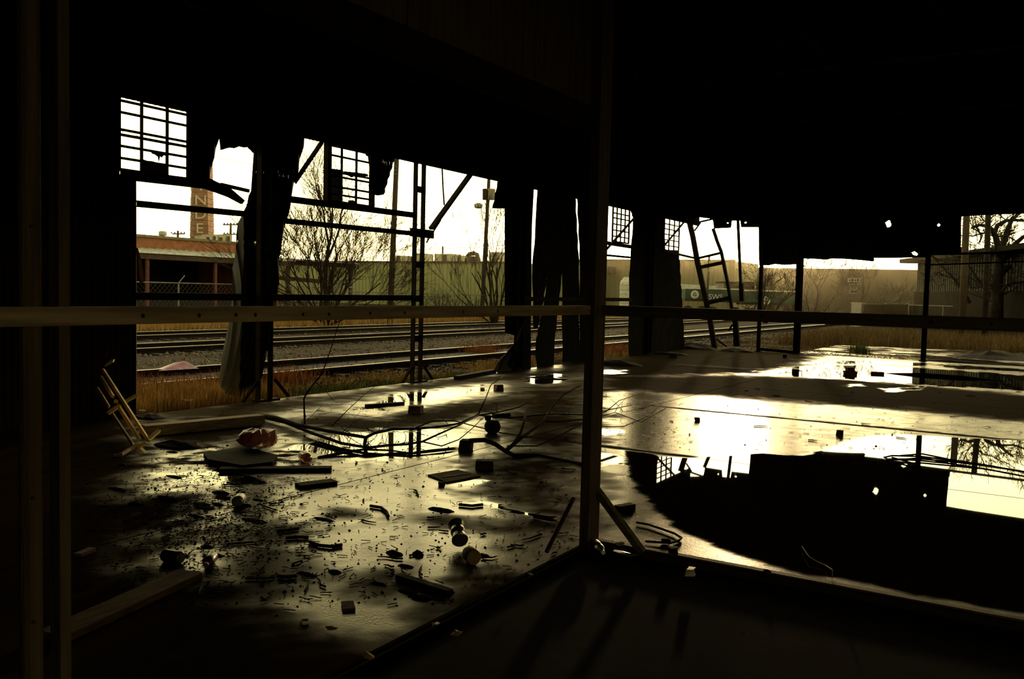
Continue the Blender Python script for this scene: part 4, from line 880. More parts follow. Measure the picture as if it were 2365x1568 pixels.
# ------------------------------------------------------------------ brick building with loading dock
BX = -44.0
bb = thing('brick_building', 'long red brick building with a pale awning over a dark loading dock', 'building', (BX, 20, -0.15))
yA, yB = onX(250, 560, BX).y, onX(640, 580, BX).y
zt = onX(430, 555, BX).z; zr = onX(430, 580, BX).z; za = onX(430, 590, BX).z
MB().box((BX - 4, (yA + yB) / 2, (zr + zt) / 2), (8, yB - yA, zt - zr)).build('parapet_wall', 'brick', bb)
rowh = (zt - zr) / 9
mbk = MB()
for i in range(1, 9):
    mbk.box((BX + .004, (yA + yB) / 2, zr + i * rowh), (.012, yB - yA, .012))
mbk.build('mortar_joints', 'concretecap', bb)['kind'] = 'stuff'
MB().box((BX - 4, (yA + yB) / 2, zt + .07), (8.3, yB - yA + .2, .14)).build('coping', 'concretecap', bb)
aw = quadbox((BX + 1.6, yA, za + .02), (BX + 1.6, yB, za + .02), za - .02, (-1.7, 0, 0))
MB().add([(BX + 1.7, yA, za), (BX + 1.7, yB, za), (BX, yB, zr + .02), (BX, yA, zr + .02), (BX + 1.7, yA, za - .06), (BX + 1.7, yB, za - .06), (BX, yB, zr - .1), (BX, yA, zr - .1)], [(0, 1, 2, 3), (4, 7, 6, 5), (0, 4, 5, 1), (1, 5, 6, 2), (2, 6, 7, 3), (3, 7, 4, 0)]).build('awning', 'whitepaint', bb)
n = int((yB - yA) / .5)
for i in range(n): MB().bar((BX + 1.71, yA + .5 * i, za + .02), (BX + .02, yA + .5 * i, zr + .05), .05, .04).build('awning_rib', 'whitepaint', bb)
MB().box((BX + 1.5, (yA + yB) / 2, za - .22), (.2, yB - yA, .3)).build('awning_beam', 'brownsteel', bb)
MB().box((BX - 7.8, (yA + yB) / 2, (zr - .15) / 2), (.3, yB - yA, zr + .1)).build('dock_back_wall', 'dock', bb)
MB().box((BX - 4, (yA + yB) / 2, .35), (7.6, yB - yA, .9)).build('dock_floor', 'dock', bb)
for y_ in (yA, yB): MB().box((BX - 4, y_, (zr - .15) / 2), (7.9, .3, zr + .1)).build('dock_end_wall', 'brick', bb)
for x in (340, 497, 640):
    y = onX(x, 640, BX + 1.4).y; MB().bar((BX + 1.4, y, -.15), (BX + 1.4, y, za - .1), .16, .16, (1, 0, 0)).build('dock_post', 'redsteel', bb)
for x0, x1, y0, y1, m in ((476, 490, 544, 560, 'unit'), (492, 503, 541, 558, 'unit'), (505, 521, 544, 559, 'unit'), (524, 536, 541, 558, 'unit')):
    a, b = onX(x0, y1, BX - 5), onX(x1, y1, BX - 5); z1 = onX(x0, y0, BX - 5).z
    t = thing('rooftop_unit', 'pale rooftop unit %s on the brick building' % {476: 'nearest the smoke stack', 492: 'with a dark grille second from the smoke stack', 505: 'third from the smoke stack', 524: 'closest to the leaning sheet'}[x0], 'roof unit', (BX - 5, a.y, zt), 'rooftop units')
    MB().box((BX - 5.6, (a.y + b.y) / 2, (zt + z1) / 2), (1.2, b.y - a.y, z1 - zt + .0)).build('casing', m, t)
    MB().box((BX - 4.99, a.y + (b.y - a.y) * .3, (zt + z1) / 2 + .05), (.03, (b.y - a.y) * .45, (z1 - zt) * .6)).build('grille', 'unitdark', t)
tk = at(376, 540, 100); t = thing('roof_tank', 'small pale tank on a stalk above the brick building', 'tank', tk)
MB().lathe([(.42, -.22), (.45, -.05), (.45, .22), (.3, .3)], 12, Matrix.Translation(tk)).build('tank', 'unit', t, True); MB().tube([tk - Vector((0, 0, 1.2)), tk - Vector((0, 0, .2))], .2, 8).build('stalk', 'unit', t)

# ------------------------------------------------------------------ brown canopy frame
DK = 64
cf = thing('canopy_frame', 'brown open canopy frame standing behind the bare tree', 'canopy', at(740, 715, DK))
def frame_bar(a, b, w, m='brownsteel', name='beam'): MB().bar(at(*a, DK), at(*b, DK), w, w).build(name, m, cf)
frame_bar((560, 600), (822, 614), .36); frame_bar((560, 634), (740, 650), .30)
MB().bar(at(560, 592, DK), at(825, 609, DK), 2.4, .10).build('canopy_roof', 'whitepaint', cf)
for x in (560, 665, 810):
    p = at(x, 640, DK); MB().bar((p.x, p.y, -.15), at(x, 612, DK), .22, .22, (1, 0, 0)).build('post', 'brownsteel', cf)
for x in (620, 690, 735, 760): 
    p = at(x, 640, DK); MB().bar((p.x, p.y, -.15), at(x, 640 if x < 740 else 615, DK), .06, .06, (1, 0, 0)).build('post', 'brownsteel', cf)

# ------------------------------------------------------------------ factory buildings
def ribbed(tl, tr, zb, depth, m, t, pitch=0.45, wall='wall', roofm='tan', side=False):
    tl, tr = Vector(tl), Vector(tr); d = (tr - tl); d.z = 0; L = d.length; d.normalize(); back = Vector((-d.y, d.x, 0)) * depth
    if back.dot(FW) < 0 and not side: back = -back
    if side and back.dot(RT) < 0: back = -back
    zt_ = min(tl.z, tr.z); o = quadbox((tl.x, tl.y, zt_), (tr.x, tr.y, zt_), zb, back).build(wall, m, t)
    n = int(L / pitch); mb = MB()
    for i in range(n):
        p = tl + d * (i + .5) * pitch - back.normalized() * .03; mb.bar((p.x, p.y, zb), (p.x, p.y, zt_), .09, .06, d)
    r = mb.build('siding_ribs', m, t); r['kind'] = 'stuff'
    c = (tl + tr) / 2; MB().bar((tl.x, tl.y, zt_ + .08), (tr.x, tr.y, zt_ + .08), .5, .16).build('roof_edge', roofm, t)
    return d, back.normalized()
GYF = 74.0
gf = thing('green_factory', 'long green grey ribbed factory wall behind the knee braced column', 'building', onY(1000, 715, GYF))
a, b = onY(560, 622, GYF), onY(1215, 598, GYF); zt = onY(1010, 607, GYF).z; a.z = b.z = zt
ribbed(a, b, -.15, 18, 'green', gf, .5)
for k, (x0, x1, y0, y1, lab) in enumerate([(906, 930, 590, 609, 'brown rooftop box right of the tall utility pole'), (940, 958, 592, 609, 'rooftop box left of the knee braced column'), (962, 976, 585, 608, 'rooftop box seen between the column legs'), (1003, 1041, 586, 607, 'largest rooftop unit, with a thin chimney'), (1046, 1070, 590, 606, 'rooftop unit right of the largest one'), (1129, 1152, 582, 602, 'rooftop unit behind the street lamp pole')]):
    a, b = onY(x0, y1, GYF + 5), onY(x1, y1, GYF + 5); z1 = onY(x0, y0, GYF + 5).z
    t = thing('rooftop_unit', lab, 'roof unit', (a.x, a.y, zt), 'rooftop units')
    MB().box(((a.x + b.x) / 2, GYF + 6, (zt + z1) / 2), (b.x - a.x, 2, z1 - zt)).build('casing', 'unit', t)
    MB().box((a.x + (b.x - a.x) * .62, GYF + 4.98, (zt + z1) / 2 + .1), ((b.x - a.x) * .28, .05, (z1 - zt) * .65)).build('grille', 'unitdark', t)
    if k == 3: MB().tube([(a.x + .4, GYF + 6, z1), (a.x + .4, GYF + 6, z1 + .9)], .1, 6).build('flue', 'unitdark', t)
dc = thing('roof_duct', 'bent duct elbow on the green factory roof', 'duct', onY(1095, 600, GYF + 4))
MB().tube([onY(x, y, GYF + 4) for x, y in ((1080, 592), (1084, 587), (1094, 585), (1102, 588), (1106, 606))], .24, 8).build('elbow', 'unitdark', dc, True)
MB().lathe([(.9, 0), (.8, .4), (.4, .65)], 12, Matrix.Translation(onY(1091, 606, GYF + 4))).build('vent_dome', 'unitdark', dc, True)
CYF = 84.0
cb = thing('cream_building', 'cream ribbed building behind the third window and the ladder column', 'building', onY(1500, 715, CYF))
a, b = onY(1330, 601, CYF), onY(1697, 604, CYF); a.z = b.z = onY(1640, 603, CYF).z
ribbed(a, b, -.15, 8, 'cream', cb, .5)
p = onY(1404, 624, CYF - 1); MB().box(p, (1.2, 1.4, .7)).build('wall_unit', 'unitdark', cb); MB().box(p - Vector((.7, 0, 2)), (.5, .6, 3.2)).build('duct', 'unitdark', cb)
sl = thing('white_silo', 'pale blue white ribbed tank beside the cream building', 'tank', onY(1448, 690, CYF - 6))
q = onY(1450, 665, CYF - 6); r0 = (onY(1467, 665, CYF - 6).x - onY(1433, 665, CYF - 6).x) / 2; ztp = onY(1448, 640, CYF - 6).z
MB().lathe([(r0, -.15), (r0, ztp * .8), (r0 * .95, ztp * .86), (r0 * .5, ztp)], 16, Matrix.Translation((q.x, q.y, 0))).build('shell', 'whitepaint', sl)
for k in range(6): MB().lathe([(r0 * 1.02, 0), (r0 * 1.02, .08)], 16, Matrix.Translation((q.x, q.y, .3 + k * ztp * .13))).build('hoop', 'unit', sl)
def simple_building(name, label, p0, p1, d0, d1, ytop, depth, m, roofm='tan', pitch=.8, side=False):
    a, b = at(*p0, d0), at(*p1, d1); t = thing(name, label, 'building', (a.x, a.y, -.15)); a.z = b.z = at(p0[0], ytop, d0).z; ribbed(a, b, -.15, depth, m, t, pitch, roofm=roofm, side=side); return t, a, b
simple_building('tan_building', 'low tan building right of the cream one', (1692, 640), (1790, 640), 103, 100, 628, 4, 'tan')
simple_building('tan_building', 'long hazy tan warehouse along the horizon behind the road signs', (1740, 640), (2230, 640), 112, 104, 621, 16, 'tan')
rs, a, b = simple_building('ribbed_shed', 'white ribbed shed with a dark lower wall behind the old tree', (2119, 640), (2527, 640), 62, 38, 607, 12, 'shedwhite', 'sheddark', .4, True)
d = (b - a).normalized(); nrm = Vector((d.y, -d.x, 0)); nrm = -nrm if nrm.dot(RT) > 0 else nrm
zb_ = at(2140, 674, 61).z
MB().bar(Vector((a.x, a.y, (zb_ - .15) / 2)) + nrm * .1, Vector((b.x, b.y, (zb_ - .15) / 2)) + nrm * .1, .16, zb_ + .15).build('lower_wall', 'sheddark', rs)
MB().bar(a + nrm * .5 - d * .4 + Vector((0, 0, .1)), b + nrm * .5 + Vector((0, 0, .1)), 1.3, .28).build('eave', 'sheddark', rs)

# ------------------------------------------------------------------ railcars, lumber, trailer
def railcar(label, x0, x1, y0, y1, d, emblem=None, text=None):
    a, b = at(x0, y1, d), at(x1, y1, d); z1 = at(x0, y0, d).z; z0 = max(.5, at(x0, y1, d).z)
    t = thing('railcar', label, 'railcar', (a.x, a.y, -.1), 'green railcars'); a.z = b.z = z1
    L = (b - a).length; dr = (b - a).normalized(); back = Vector((-dr.y, dr.x, 0)); back = -back if back.dot(FW) < 0 else back
    quadbox(a, b, z0, back * 2.6).build('body', 'carbody', t)
    for k in range(int(L / .9) + 1): p = a + dr * (.9 * k) - back * .05; MB().bar((p.x, p.y, z0), (p.x, p.y, z1), .10, .12, dr).build('side_stake', 'carbody', t)
    MB().bar(a + Vector((0, 0, .06)), b + Vector((0, 0, .06)), .2, .12).build('top_rail', 'whitepaint', t)
    MB().bar(Vector((a.x, a.y, z0 - .1)) + back, Vector((b.x, b.y, z0 - .1)) + back, 1.6, .2).build('underframe', 'unitdark', t)
    for e_ in (.12, .2, .8, .88):
        c = a + dr * L * e_ + back * .4; MB().lathe([(.42, -.06), (.42, .06)], 14, Matrix.Translation((c.x, c.y, .32)) @ Vector((0, 0, 1)).rotation_difference(back).to_matrix().to_4x4()).build('wheel', 'unitdark', t)
    if emblem:
        c = at(*emblem, d) - back * .14
        R_, U_ = dr, Vector((0, 0, 1)); vs = []; fs = []; n = 24
        for k in range(n):
            an = 6.2832 * k / n
            for rr in (.17, .36): vs.append(c + R_ * rr * math.cos(an) + U_ * rr * math.sin(an))
        fs = [(2 * k, 2 * k + 1, (2 * k + 3) % (2 * n), (2 * k + 2) % (2 * n)) for k in range(n)]
        MB().add(vs, fs).build('emblem', 'whitepaint', t)
        for an in (0, 2.094, 4.189): MB().bar(c, c + R_ * .22 * math.cos(an + .5) + U_ * .22 * math.sin(an + .5), .07, .03, back).build('emblem_spoke', 'whitepaint', t)
    if text: put_text(text[0], text[3], at(text[1], text[2], d) - back * .14, dr, (0, 0, 1), 'whitepaint', t)
railcar('green railcar with a round white emblem', 1583, 1632, 667, 690, 76, (1604, 680))
railcar('green railcar with white lettering behind the ladder column', 1634, 1712, 668, 692, 74, None, ('SWS', 1652, 686, .62))
railcar('dark green railcar partly behind the thin end wall post', 1714, 1850, 672, 698, 73, (1768, 694))
tr = thing('white_trailer', 'long white trailer roof behind the green railcars', 'trailer', at(1620, 668, 80))
quadbox(at(1572, 656, 80), at(1645, 660, 79), 1.4, Vector((0, 3, 0))).build('box', 'whitepaint', tr); quadbox(at(1652, 658, 79), at(1674, 658, 79), 1.4, Vector((0, 3, 0))).build('cab', 'whitepaint', tr)
ls = thing('lumber_stack', 'stack of brown lumber above the railcars', 'lumber', at(1700, 668, 78))
for k in range(5): MB().bar(at(1676 - (20 if k == 4 else 0), 668 - 4 * k, 78), at(1738, 669 - 4 * k, 78), 1.2, .13).build('plank', 'plank', ls)

# ------------------------------------------------------------------ road signs, barriers
sg = thing('road_signs', 'post carrying a stack of white road signs', 'sign', (*at(1972, 735, 60).xy, -.15))
p = at(1972, 700, 60.1); MB().bar((p.x, p.y, -.15), at(1972, 640, 60.1), .08, .08, (1, 0, 0)).build('sign_post', 'pole', sg)
for x0, x1, y0, y1 in ((1958, 1986, 642, 652), (1961, 1983, 654, 659), (1963, 1980, 661, 668), (1962, 1980, 669, 678)):
    a, b = at(x0, y0, 60), at(x1, y1, 60); c = (a + b) / 2; s_ = MB().bar(at(x0, (y0 + y1) / 2, 60), at(x1, (y0 + y1) / 2, 60), .03, abs(a.z - b.z)).build('sign_board', 'white', sg)
    n = 4 if y1 - y0 > 8 else 5
    for k in range(n):
        xx = x0 + (x1 - x0) * (k + .7) / (n + .4)
        for yy in ((y0 + y1) / 2 - 1.5, (y0 + y1) / 2 + 1.5) if k % 2 else ((y0 + y1) / 2,):
            cc = at(xx, yy, 59.95); mm = MB().bar(cc - RT * .055, cc + RT * .055, .02, .05 if y1 - y0 < 8 else .11).build('sign_mark', 'unitdark', s_)
            mm.parent = s_; mm.matrix_parent_inverse = s_.matrix_parent_inverse.inverted() @ s_.matrix_parent_inverse; mm.location = (0, 0, 0)
            mm.matrix_parent_inverse = Matrix()
wbx = thing('utility_box', 'mottled white utility box under the road signs', 'box', (*at(1978, 722, 58).xy, -.15))
c = at(1978, 715, 58); MB().box((c.x, c.y, c.z / 2 + .1), (.55, .5, c.z + .65)).build('cabinet', 'white', wbx); MB().box((c.x, c.y, c.z + .45), (.62, .56, .06)).build('lid', 'unit', wbx)
for k, (x0, x1) in enumerate([(1996, 2040), (2044, 2092), (2096, 2116)]):
    a, b = at(x0, 703, 62), at(x1, 704, 62); t = thing('barrier', ['rusty low barrier right of the utility box', 'rusty low barrier in the middle of the row', 'rusty low barrier next to the end wall post'][k], 'barrier', (a.x, a.y, -.15), 'low barriers')
    quadbox(a, b, -.15, Vector((.1, .6, 0))).build('block', 'plank', t); MB().bar(a + Vector((0, 0, .05)), b + Vector((0, 0, .05)), .5, .08).build('cap', 'concretecap', t)

# ------------------------------------------------------------------ chain link fences
def fence(label, a, b, hgt, bay, arms=True):
    a, b = Vector((a[0], a[1], -.15)), Vector((b[0], b[1], -.15)); t = thing('chain_link_fence', label, 'fence', a, 'chain link fences'); d = (b - a); L = d.length; d.normalize(); nrm = Vector((d.y, -d.x, 0)); n = int(L / bay)
    up = Vector((0, 0, 1))
    for k in range(n + 1):
        p = a + d * bay * k; pp = MB().tube([p, p + up * hgt], .035, 7).build('fence_post', 'galvpost', t)
        if arms: MB().tube([p + up * hgt, p + up * (hgt + .32) + d * .30], .02, 5).build('barbed_arm', 'galvpost', t)
    MB().tube([a + up * hgt, b + up * hgt], .028, 6).build('top_rail', 'galvpost', t)
    mb = MB(); s = .22
    for k in range(int((L + hgt) / s)):
        for sg_ in (1, -1):
            x0 = k * s - (hgt if sg_ > 0 else 0); x1 = x0 + sg_ * hgt if sg_ > 0 else x0 - hgt
            p, q = (x0, 0.0), (x1, hgt)
            def clip(u, v, lo, hi):
                return u
            if min(p[0], q[0]) < 0 or max(p[0], q[0]) > L: continue
            mb.bar(a + d * p[0] + up * p[1], a + d * q[0] + up * q[1], .007, .007)
    o = mb.build('wire_mesh', 'chainlink', t); o['kind'] = 'stuff'
    return t
zf = onX(430, 654, -31).z + .15
fence('galvanised chain link fence with barbed arms in front of the brick building', (-31, onX(250, 650, -31).y), (-31, onX(820, 662, -31).y), zf, onX(512, 690, -31).y - onX(383, 690, -31).y if False else 3.2)
a_, b_ = at(735, 664, 56), at(1210, 684, 50)
fence('plain chain link fence in front of the green factory', a_.xy, b_.xy, 1.5, 3.0, False)
a_, b_ = at(2100, 690, 58), at(2500, 705, 46)
fence('low chain link fence in front of the white ribbed shed', a_.xy, b_.xy, 1.5, 3.0, False)

# ------------------------------------------------------------------ yellow hand cart leaning in the dark corner
yc = thing('hand_cart', 'yellow painted wooden hand cart frame leaning in the dark left corner', 'cart', (*G(330, 1048).xy, 0))
dB, dT = depth_of(G(325, 1046)), depth_of(onX(240, 850, RX + .12))
def yp(x, y): return at(x, y, dB + (dT - dB) * (1046 - y) / 196)
def ybar(a, b, w, name, m='yellow'): MB().bar(yp(*a), yp(*b), w, w * .8, FW).build(name, m, yc)
ybar((238, 854), (344, 1019), .030, 'side_rail'); ybar((233, 870), (261, 916), .032, 'middle_rail'); ybar((276, 942), (322, 1014), .032, 'middle_rail'); ybar((225, 896), (252, 940), .026, 'side_rail'); ybar((260, 956), (308, 1028), .026, 'side_rail')
ybar((250, 954), (277, 936), .036, 'cross_bar'); ybar((287, 929), (315, 913), .032, 'cross_bar'); ybar((342, 1016), (367, 994), .036, 'toe_plate'); ybar((316, 1035), (335, 1023), .036, 'toe_plate')
MB().prism([yp(*p) for p in ((241, 846), (246, 838), (258, 829), (263, 830), (260, 836), (250, 841))], FW * .03).build('handle', 'yellow', yc)
MB().prism([yp(*p) for p in ((312, 1036), (322, 1034), (336, 1048), (333, 1052), (316, 1044))], FW * .06).build('axle_block', 'yellow', yc)
MB().box(yp(268, 927), (.03, .03, .035)).build('bolt', 'yellow', yc)
tag(MB().tube([G(x, y, z) for x, y, z in ((312, 1034, .03), (296, 1040, .03), (280, 1050, .02), (262, 1052, .015))], [.02, .022, .018, .01], 6).build('rag_strip', 'leaf'), 'brown strip trailing from the foot of the yellow cart', 'strip')

# ------------------------------------------------------------------ boards on the floor
def floor_board(name, label, a, b, wdt, thk, m, z0=0.0, cat='board', group=None):
    a, b = G(*a, z0 + thk), G(*b, z0 + thk); d = (b - a).normalized(); o = MB().bar(a - Vector((0, 0, thk / 2)), b - Vector((0, 0, thk / 2)), wdt, thk).build(name, m)
    return tag(o, label, cat, group)
t = floor_board('floor_beam', 'long beam with a sunlit top lying by the golden grass', (330, 982), (604, 957), .16, .11, 'timber', cat='beam')
floor_board('plank', 'wide plank on the floor in the lower left corner', (120, 1462), (440, 1318), .155, .035, 'plank')
floor_board('plank', 'soaked black plank lying across the water left of the orange bottle', (508, 1080), (766, 1078), .10, .032, 'blackwood')
floor_board('plank', 'black splintered wedge of wood below the orange bottle', (688, 1118), (772, 1108), .12, .028, 'blackwood')
floor_board('plank', 'short broken stick of lumber left of the old brick', (845, 934), (932, 928), .06, .03, 'blackwood')
floor_board('plank', 'small dark bar right of the fallen branch fork', (1140, 956), (1176, 953), .07, .04, 'blackwood')
floor_board('plank', 'black strip of wood leaning out of the mud right of the crushed can', (920, 1325), (1040, 1362), .045, .03, 'blackwood')
floor_board('plank', 'short bar in the shallow water right of the main post', (1425, 1168), (1462, 1162), .06, .04, 'blackwood')
floor_board('plank', 'dark strip by the sheet debris at the slab edge', (1055, 868), (1140, 853), .12, .07, 'blackwood')
floor_board('plank', 'reddish splinter by the lower left post', (180, 1278), (214, 1264), .05, .02, 'redbrickclay')
sh = MB().prism([G(x, y, .012) for x, y in ((988, 1096), (1058, 1084), (1110, 1098), (1032, 1113))], (0, 0, -.01)); sh = sh.build('flat_panel', 'plank'); tag(sh, 'flat square panel with a pale seam lying on the wet floor', 'panel')
sm = MB().bar(G(1021, 1101, .016), G(1082, 1093, .016), .012, .004).build('seam', 'paper'); sm.parent = sh
sh = MB().prism([G(x, y, .05) for x, y in ((470, 1046), (560, 1030), (640, 1050), (630, 1066), (560, 1074), (480, 1060))], (0, 0, -.04)).build('sodden_board', 'blackwood'); tag(sh, 'sodden dark sheet of board under the red labelled bag', 'board')
pc = MB().prism([G(x, y, .014) for x, y in ((788, 1388), (816, 1387), (821, 1404), (791, 1406))], (0, 0, -.013)).build('cardboard_scrap', 'plank'); tag(pc, 'small square scrap lying near the bottom centre', 'scrap')

# ------------------------------------------------------------------ bricks, lumps
rb_ = random.Random(15)
def brick(px, label, sz=(.20, .10, .07), m='redbrickclay', rz=None, z=0.0, cat='brick', group='bricks on the floor'):
    g = G(*px); o = bpy.data.objects.new('loose_brick', None); rz = rb_.uniform(0, 3) if rz is None else rz
    a, b, h = sz; v = []
    for zz, k in ((0, 1), (h * .92, 1), (h, .94)):
        for x, y in ((-a / 2, -b / 2), (a / 2, -b / 2), (a / 2, b / 2), (-a / 2, b / 2)): v.append((x * k + rb_.gauss(0, .006), y * k + rb_.gauss(0, .006), zz))
    me = MB().add(v, [(3, 2, 1, 0), (8, 9, 10, 11)] + [(l * 4 + i, l * 4 + (i + 1) % 4, l * 4 + 4 + (i + 1) % 4, l * 4 + 4 + i) for l in range(2) for i in range(4)]).build('loose_brick', m)
    me.location = (g.x, g.y, z); me.rotation_euler = (0, 0, rz); bpy.data.objects.remove(o); return tag(me, label, cat, group)
brick((960, 954), 'clay brick standing alone on the pale wet strip', (.17, .12, .10), rz=.3)
brick((1152, 901), 'small red brick in front of the torn sheets', (.14, .10, .09), rz=1)
brick((1077, 1040), 'square block beside the fork of the fallen branch', (.12, .12, .11), 'rootdirt', .4)
brick((1118, 1083), 'grey box-like block above the flat panel', (.15, .10, .08), 'rootdirt', .5)
brick((1963, 864), 'flat brick lying in the bright puddle', (.27, .13, .07), rz=.4); brick((1963, 864), 'second brick resting on the flat one in the bright puddle', (.16, .10, .08), rz=.6, z=.07)
brick((2026, 864), 'low brick right of the stacked pair in the bright puddle', (.26, .14, .05), rz=.3)
brick((1610, 972), 'small dark block on the gleaming floor', (.06, .045, .045), rz=.5); brick((1940, 1004), 'dark clod standing on the gleaming floor right of the glare', (.055, .05, .055), 'rootdirt')
brick((1555, 1278), 'tiny square block on the golden strip by the curb', (.05, .05, .04), 'blackwood', .4); brick((1020, 1121), 'little dark cube below the flat panel', (.04, .04, .03), 'blackwood')
brick((1555, 826), 'dark lump on the slab left of the bent column', (.20, .16, .12), 'rootdirt'); brick((1812, 826), 'small clod in front of the thick post', (.14, .1, .1), 'rootdirt')
brick((1595, 1328), 'pale white lump on the dark earth floor', (.055, .045, .04), 'white', cat='lump')
def lump(px, r, label, m='rootdirt', sq=.6, seed=0, cat='rubble', group='rubble heaps'):
    rr_ = random.Random(seed); g = G(*px); mb = MB(); n = 10; vs = [(0, 0, r[2])]; fs = []
    for j in range(1, 4):
        for k in range(n):
            an = 6.283 * k / n; rad = j / 3; vs.append((r[0] * rad * math.cos(an) * rr_.uniform(.8, 1.2), r[1] * rad * math.sin(an) * rr_.uniform(.8, 1.2), r[2] * (1 - rad ** 1.6) * rr_.uniform(.6, 1.25) if j < 3 else -.02))
    for k in range(n): fs.append((0, 1 + k, 1 + (k + 1) % n))
    for j in range(2):
        for k in range(n): fs.append((1 + j * n + k, 1 + (j + 1) * n + k, 1 + (j + 1) * n + (k + 1) % n, 1 + j * n + (k + 1) % n))
    o = mb.add(vs, fs).build('rubble_heap', m); o.location = g; return tag(o, label, cat, group)
lump((1610, 806), (.9, .5, .18), 'rubble heap at the foot of the bent ladder column', seed=1); lump((1545, 818), (.7, .3, .08), 'flat rubble beside the ribbed brown sheet', seed=2)
lump((1420, 842), (.7, .4, .12), 'rubble in the gap right of the main post', seed=3); lump((2300, 826), (1.5, .8, .22), 'dark dirt heap outside the end wall at the right edge', seed=4); lump((2230, 838), (1.6, .25, .10), 'ridge of dirt along the slab edge by the right post', seed=5)
lump((1290, 838), (.5, .3, .10), 'rubble glimpsed between the torn sheets', seed=6); lump((1700, 812), (.6, .3, .10), 'rubble between the bent column and the thin post', seed=7)
lump((1770, 1322), (.05, .04, .02), 'clod of dirt on the golden strip by the curb', 'dirt', seed=8, group=None); lump((910, 1280), (.08, .04, .025), 'clump of wet leaves left of the crushed can', 'dirt', seed=9, group='leaf clumps'); lump((965, 1282), (.05, .03, .03), 'dark clump beside the crushed can', 'dirt', seed=10, group='leaf clumps')
lump((410, 1030), (.35, .2, .05), 'matted rubbish to the right of the yellow cart', 'dirt', seed=11, group='leaf clumps'); lump((345, 965), (.3, .2, .06), 'pale edged rubble behind the yellow cart', 'rootdirt', seed=12)
lump((2170, 870), (1.4, .16, .06), 'dark streak of silt lying in the bright puddle', 'dirt', seed=13, group='silt bars'); lump((1650, 848), (1.4, .5, .015), 'dark flat patch of silt left of the bright puddle', 'dirt', seed=14, group='silt bars'); lump((1265, 874), (.55, .22, .02), 'dark silt patch below the torn sheets', 'dirt', seed=15, group='silt bars')

# ------------------------------------------------------------------ bottles, cans, scraps
def lay(g, az, tilt=0.0): return Matrix.Translation(g) @ Matrix.Rotation(az, 4, 'Z') @ Matrix.Rotation(math.pi / 2 - tilt, 4, 'Y')
BOT = lambda L, r: [(r * .85, 0), (r, .006), (r, L * .62), (r * .8, L * .75), (r * .42, L * .86), (r * .40, L * .97)]
def bottle(px, az, L, r, label, m, cap='white', lab=None, z=0.0, group='plastic bottles'):
    g = G(*px); g.z = r + z; t = thing('plastic_bottle', label, 'bottle', g, group); X_ = lay(g, az)
    MB().lathe(BOT(L, r), 16, X_).build('bottle_body', m, t, True); MB().lathe([(r * .44, L * .95), (r * .44, L * 1.02)], 12, X_).build('cap', cap, t)
    if lab: MB().lathe([(r * 1.015, L * .2), (r * 1.015, L * .5)], 16, X_).build('label_band', lab, t, True)
    return t
def can(px, az, L, r, label, m, crush=0.0, z=0.0, tilt=0.0):
    g = G(*px); g.z = r * math.cos(tilt) + z; t = thing('tin_can', label, 'can', g, 'cans'); X_ = lay(g, az, tilt)
    prof = [(r * .9, 0), (r, .004), (r * (1 - crush), L * .3), (r * (1 - crush * .4), L * .5), (r * (1 - crush), L * .7), (r, L - .006), (r * .9, L)]
    MB().lathe(prof, 18, X_).build('can_body', m, t, not crush)
    MB().lathe([(r * .86, -.002), (r * .90, -.004), (r * .90, .002)], 18, X_).build('rim', 'tin', t)
    MB().lathe([(r * .80, L - .003), (r * .80, L + .001)], 18, X_).build('can_end', 'tin', t)
    return t
can((556, 1164), 2.2 + math.pi, .11, .042, 'tin can with its round end showing in the mud below the black plank', 'tin')
can((380, 1296), .2, .12, .036, 'dark purple can beside the lower left plank', 'purple')
bottle((490, 1298), -.9, .16, .034, 'dark bottle with a glinting end right of the purple can', 'purple', 'tin')
cr = can((1062, 1270), 2.35, .17, .052, 'crushed gleaming can standing out on the olive floor', 'tin', .22, tilt=.35, z=.012)
bottle((1095, 1306), 2.5, .15, .045, 'short rusty bottle below the crushed can', 'leaf', 'white')
bottle((1374, 1266), -.85, .19, .030, 'glinting bottle lying at the foot of the main post', 'tin', 'white', 'redlabel')
bottle((700, 1064), -.5, .20, .048, 'amber pink bottle showing its round base by the fallen branch', 'orange', 'orange')
g = G(1137, 1000); t = thing('metal_pot', 'dented round pot standing on the floor beside the fallen branch', 'pot', g)
MB().lathe([(.05, 0), (.085, .03), (.095, .08), (.075, .13), (.05, .145)], 14, Matrix.Translation(g)).build('bowl', 'rootdirt', t, True); MB().lathe([(.03, .14), (.045, .19), (.03, .2)], 10, Matrix.Translation(g + Vector((-.05, -.02, .0)))).build('spout', 'rootdirt', t)
# clear bag with red label
g = G(596, 1044); t = thing('plastic_bag', 'crumpled clear bag with a dark red label by the floating boards', 'bag', g); rr_ = random.Random(4)
mb = MB(); n = 12; prof = [(.10, 0.02), (.17, .05), (.18, .10), (.14, .16), (.05, .19)]; vs = []
for r, z in prof:
    for k in range(n): an = 6.283 * k / n; q = r * rr_.uniform(.85, 1.2); vs.append((g.x + q * math.cos(an), g.y + q * math.sin(an), .04 + z + rr_.uniform(-.012, .012)))
mb.add(vs, [(i * n + k, i * n + (k + 1) % n, (i + 1) * n + (k + 1) % n, (i + 1) * n + k) for i in range(4) for k in range(n)] + [tuple(range(4 * n, 5 * n))]).build('bag_film', 'orange', t)
MB().lathe([(.10, .04), (.14, .08), (.13, .13), (.09, .17)], 10, Matrix.Translation((g.x - .02, g.y - .05, .04))).build('red_label', 'redlabel', t, True)
MB().tube([g + Vector((0, 0, .2)), g + Vector((.02, .04, .26)), g + Vector((.08, .06, .28))], .006, 5).build('drawstring', 'white', t)
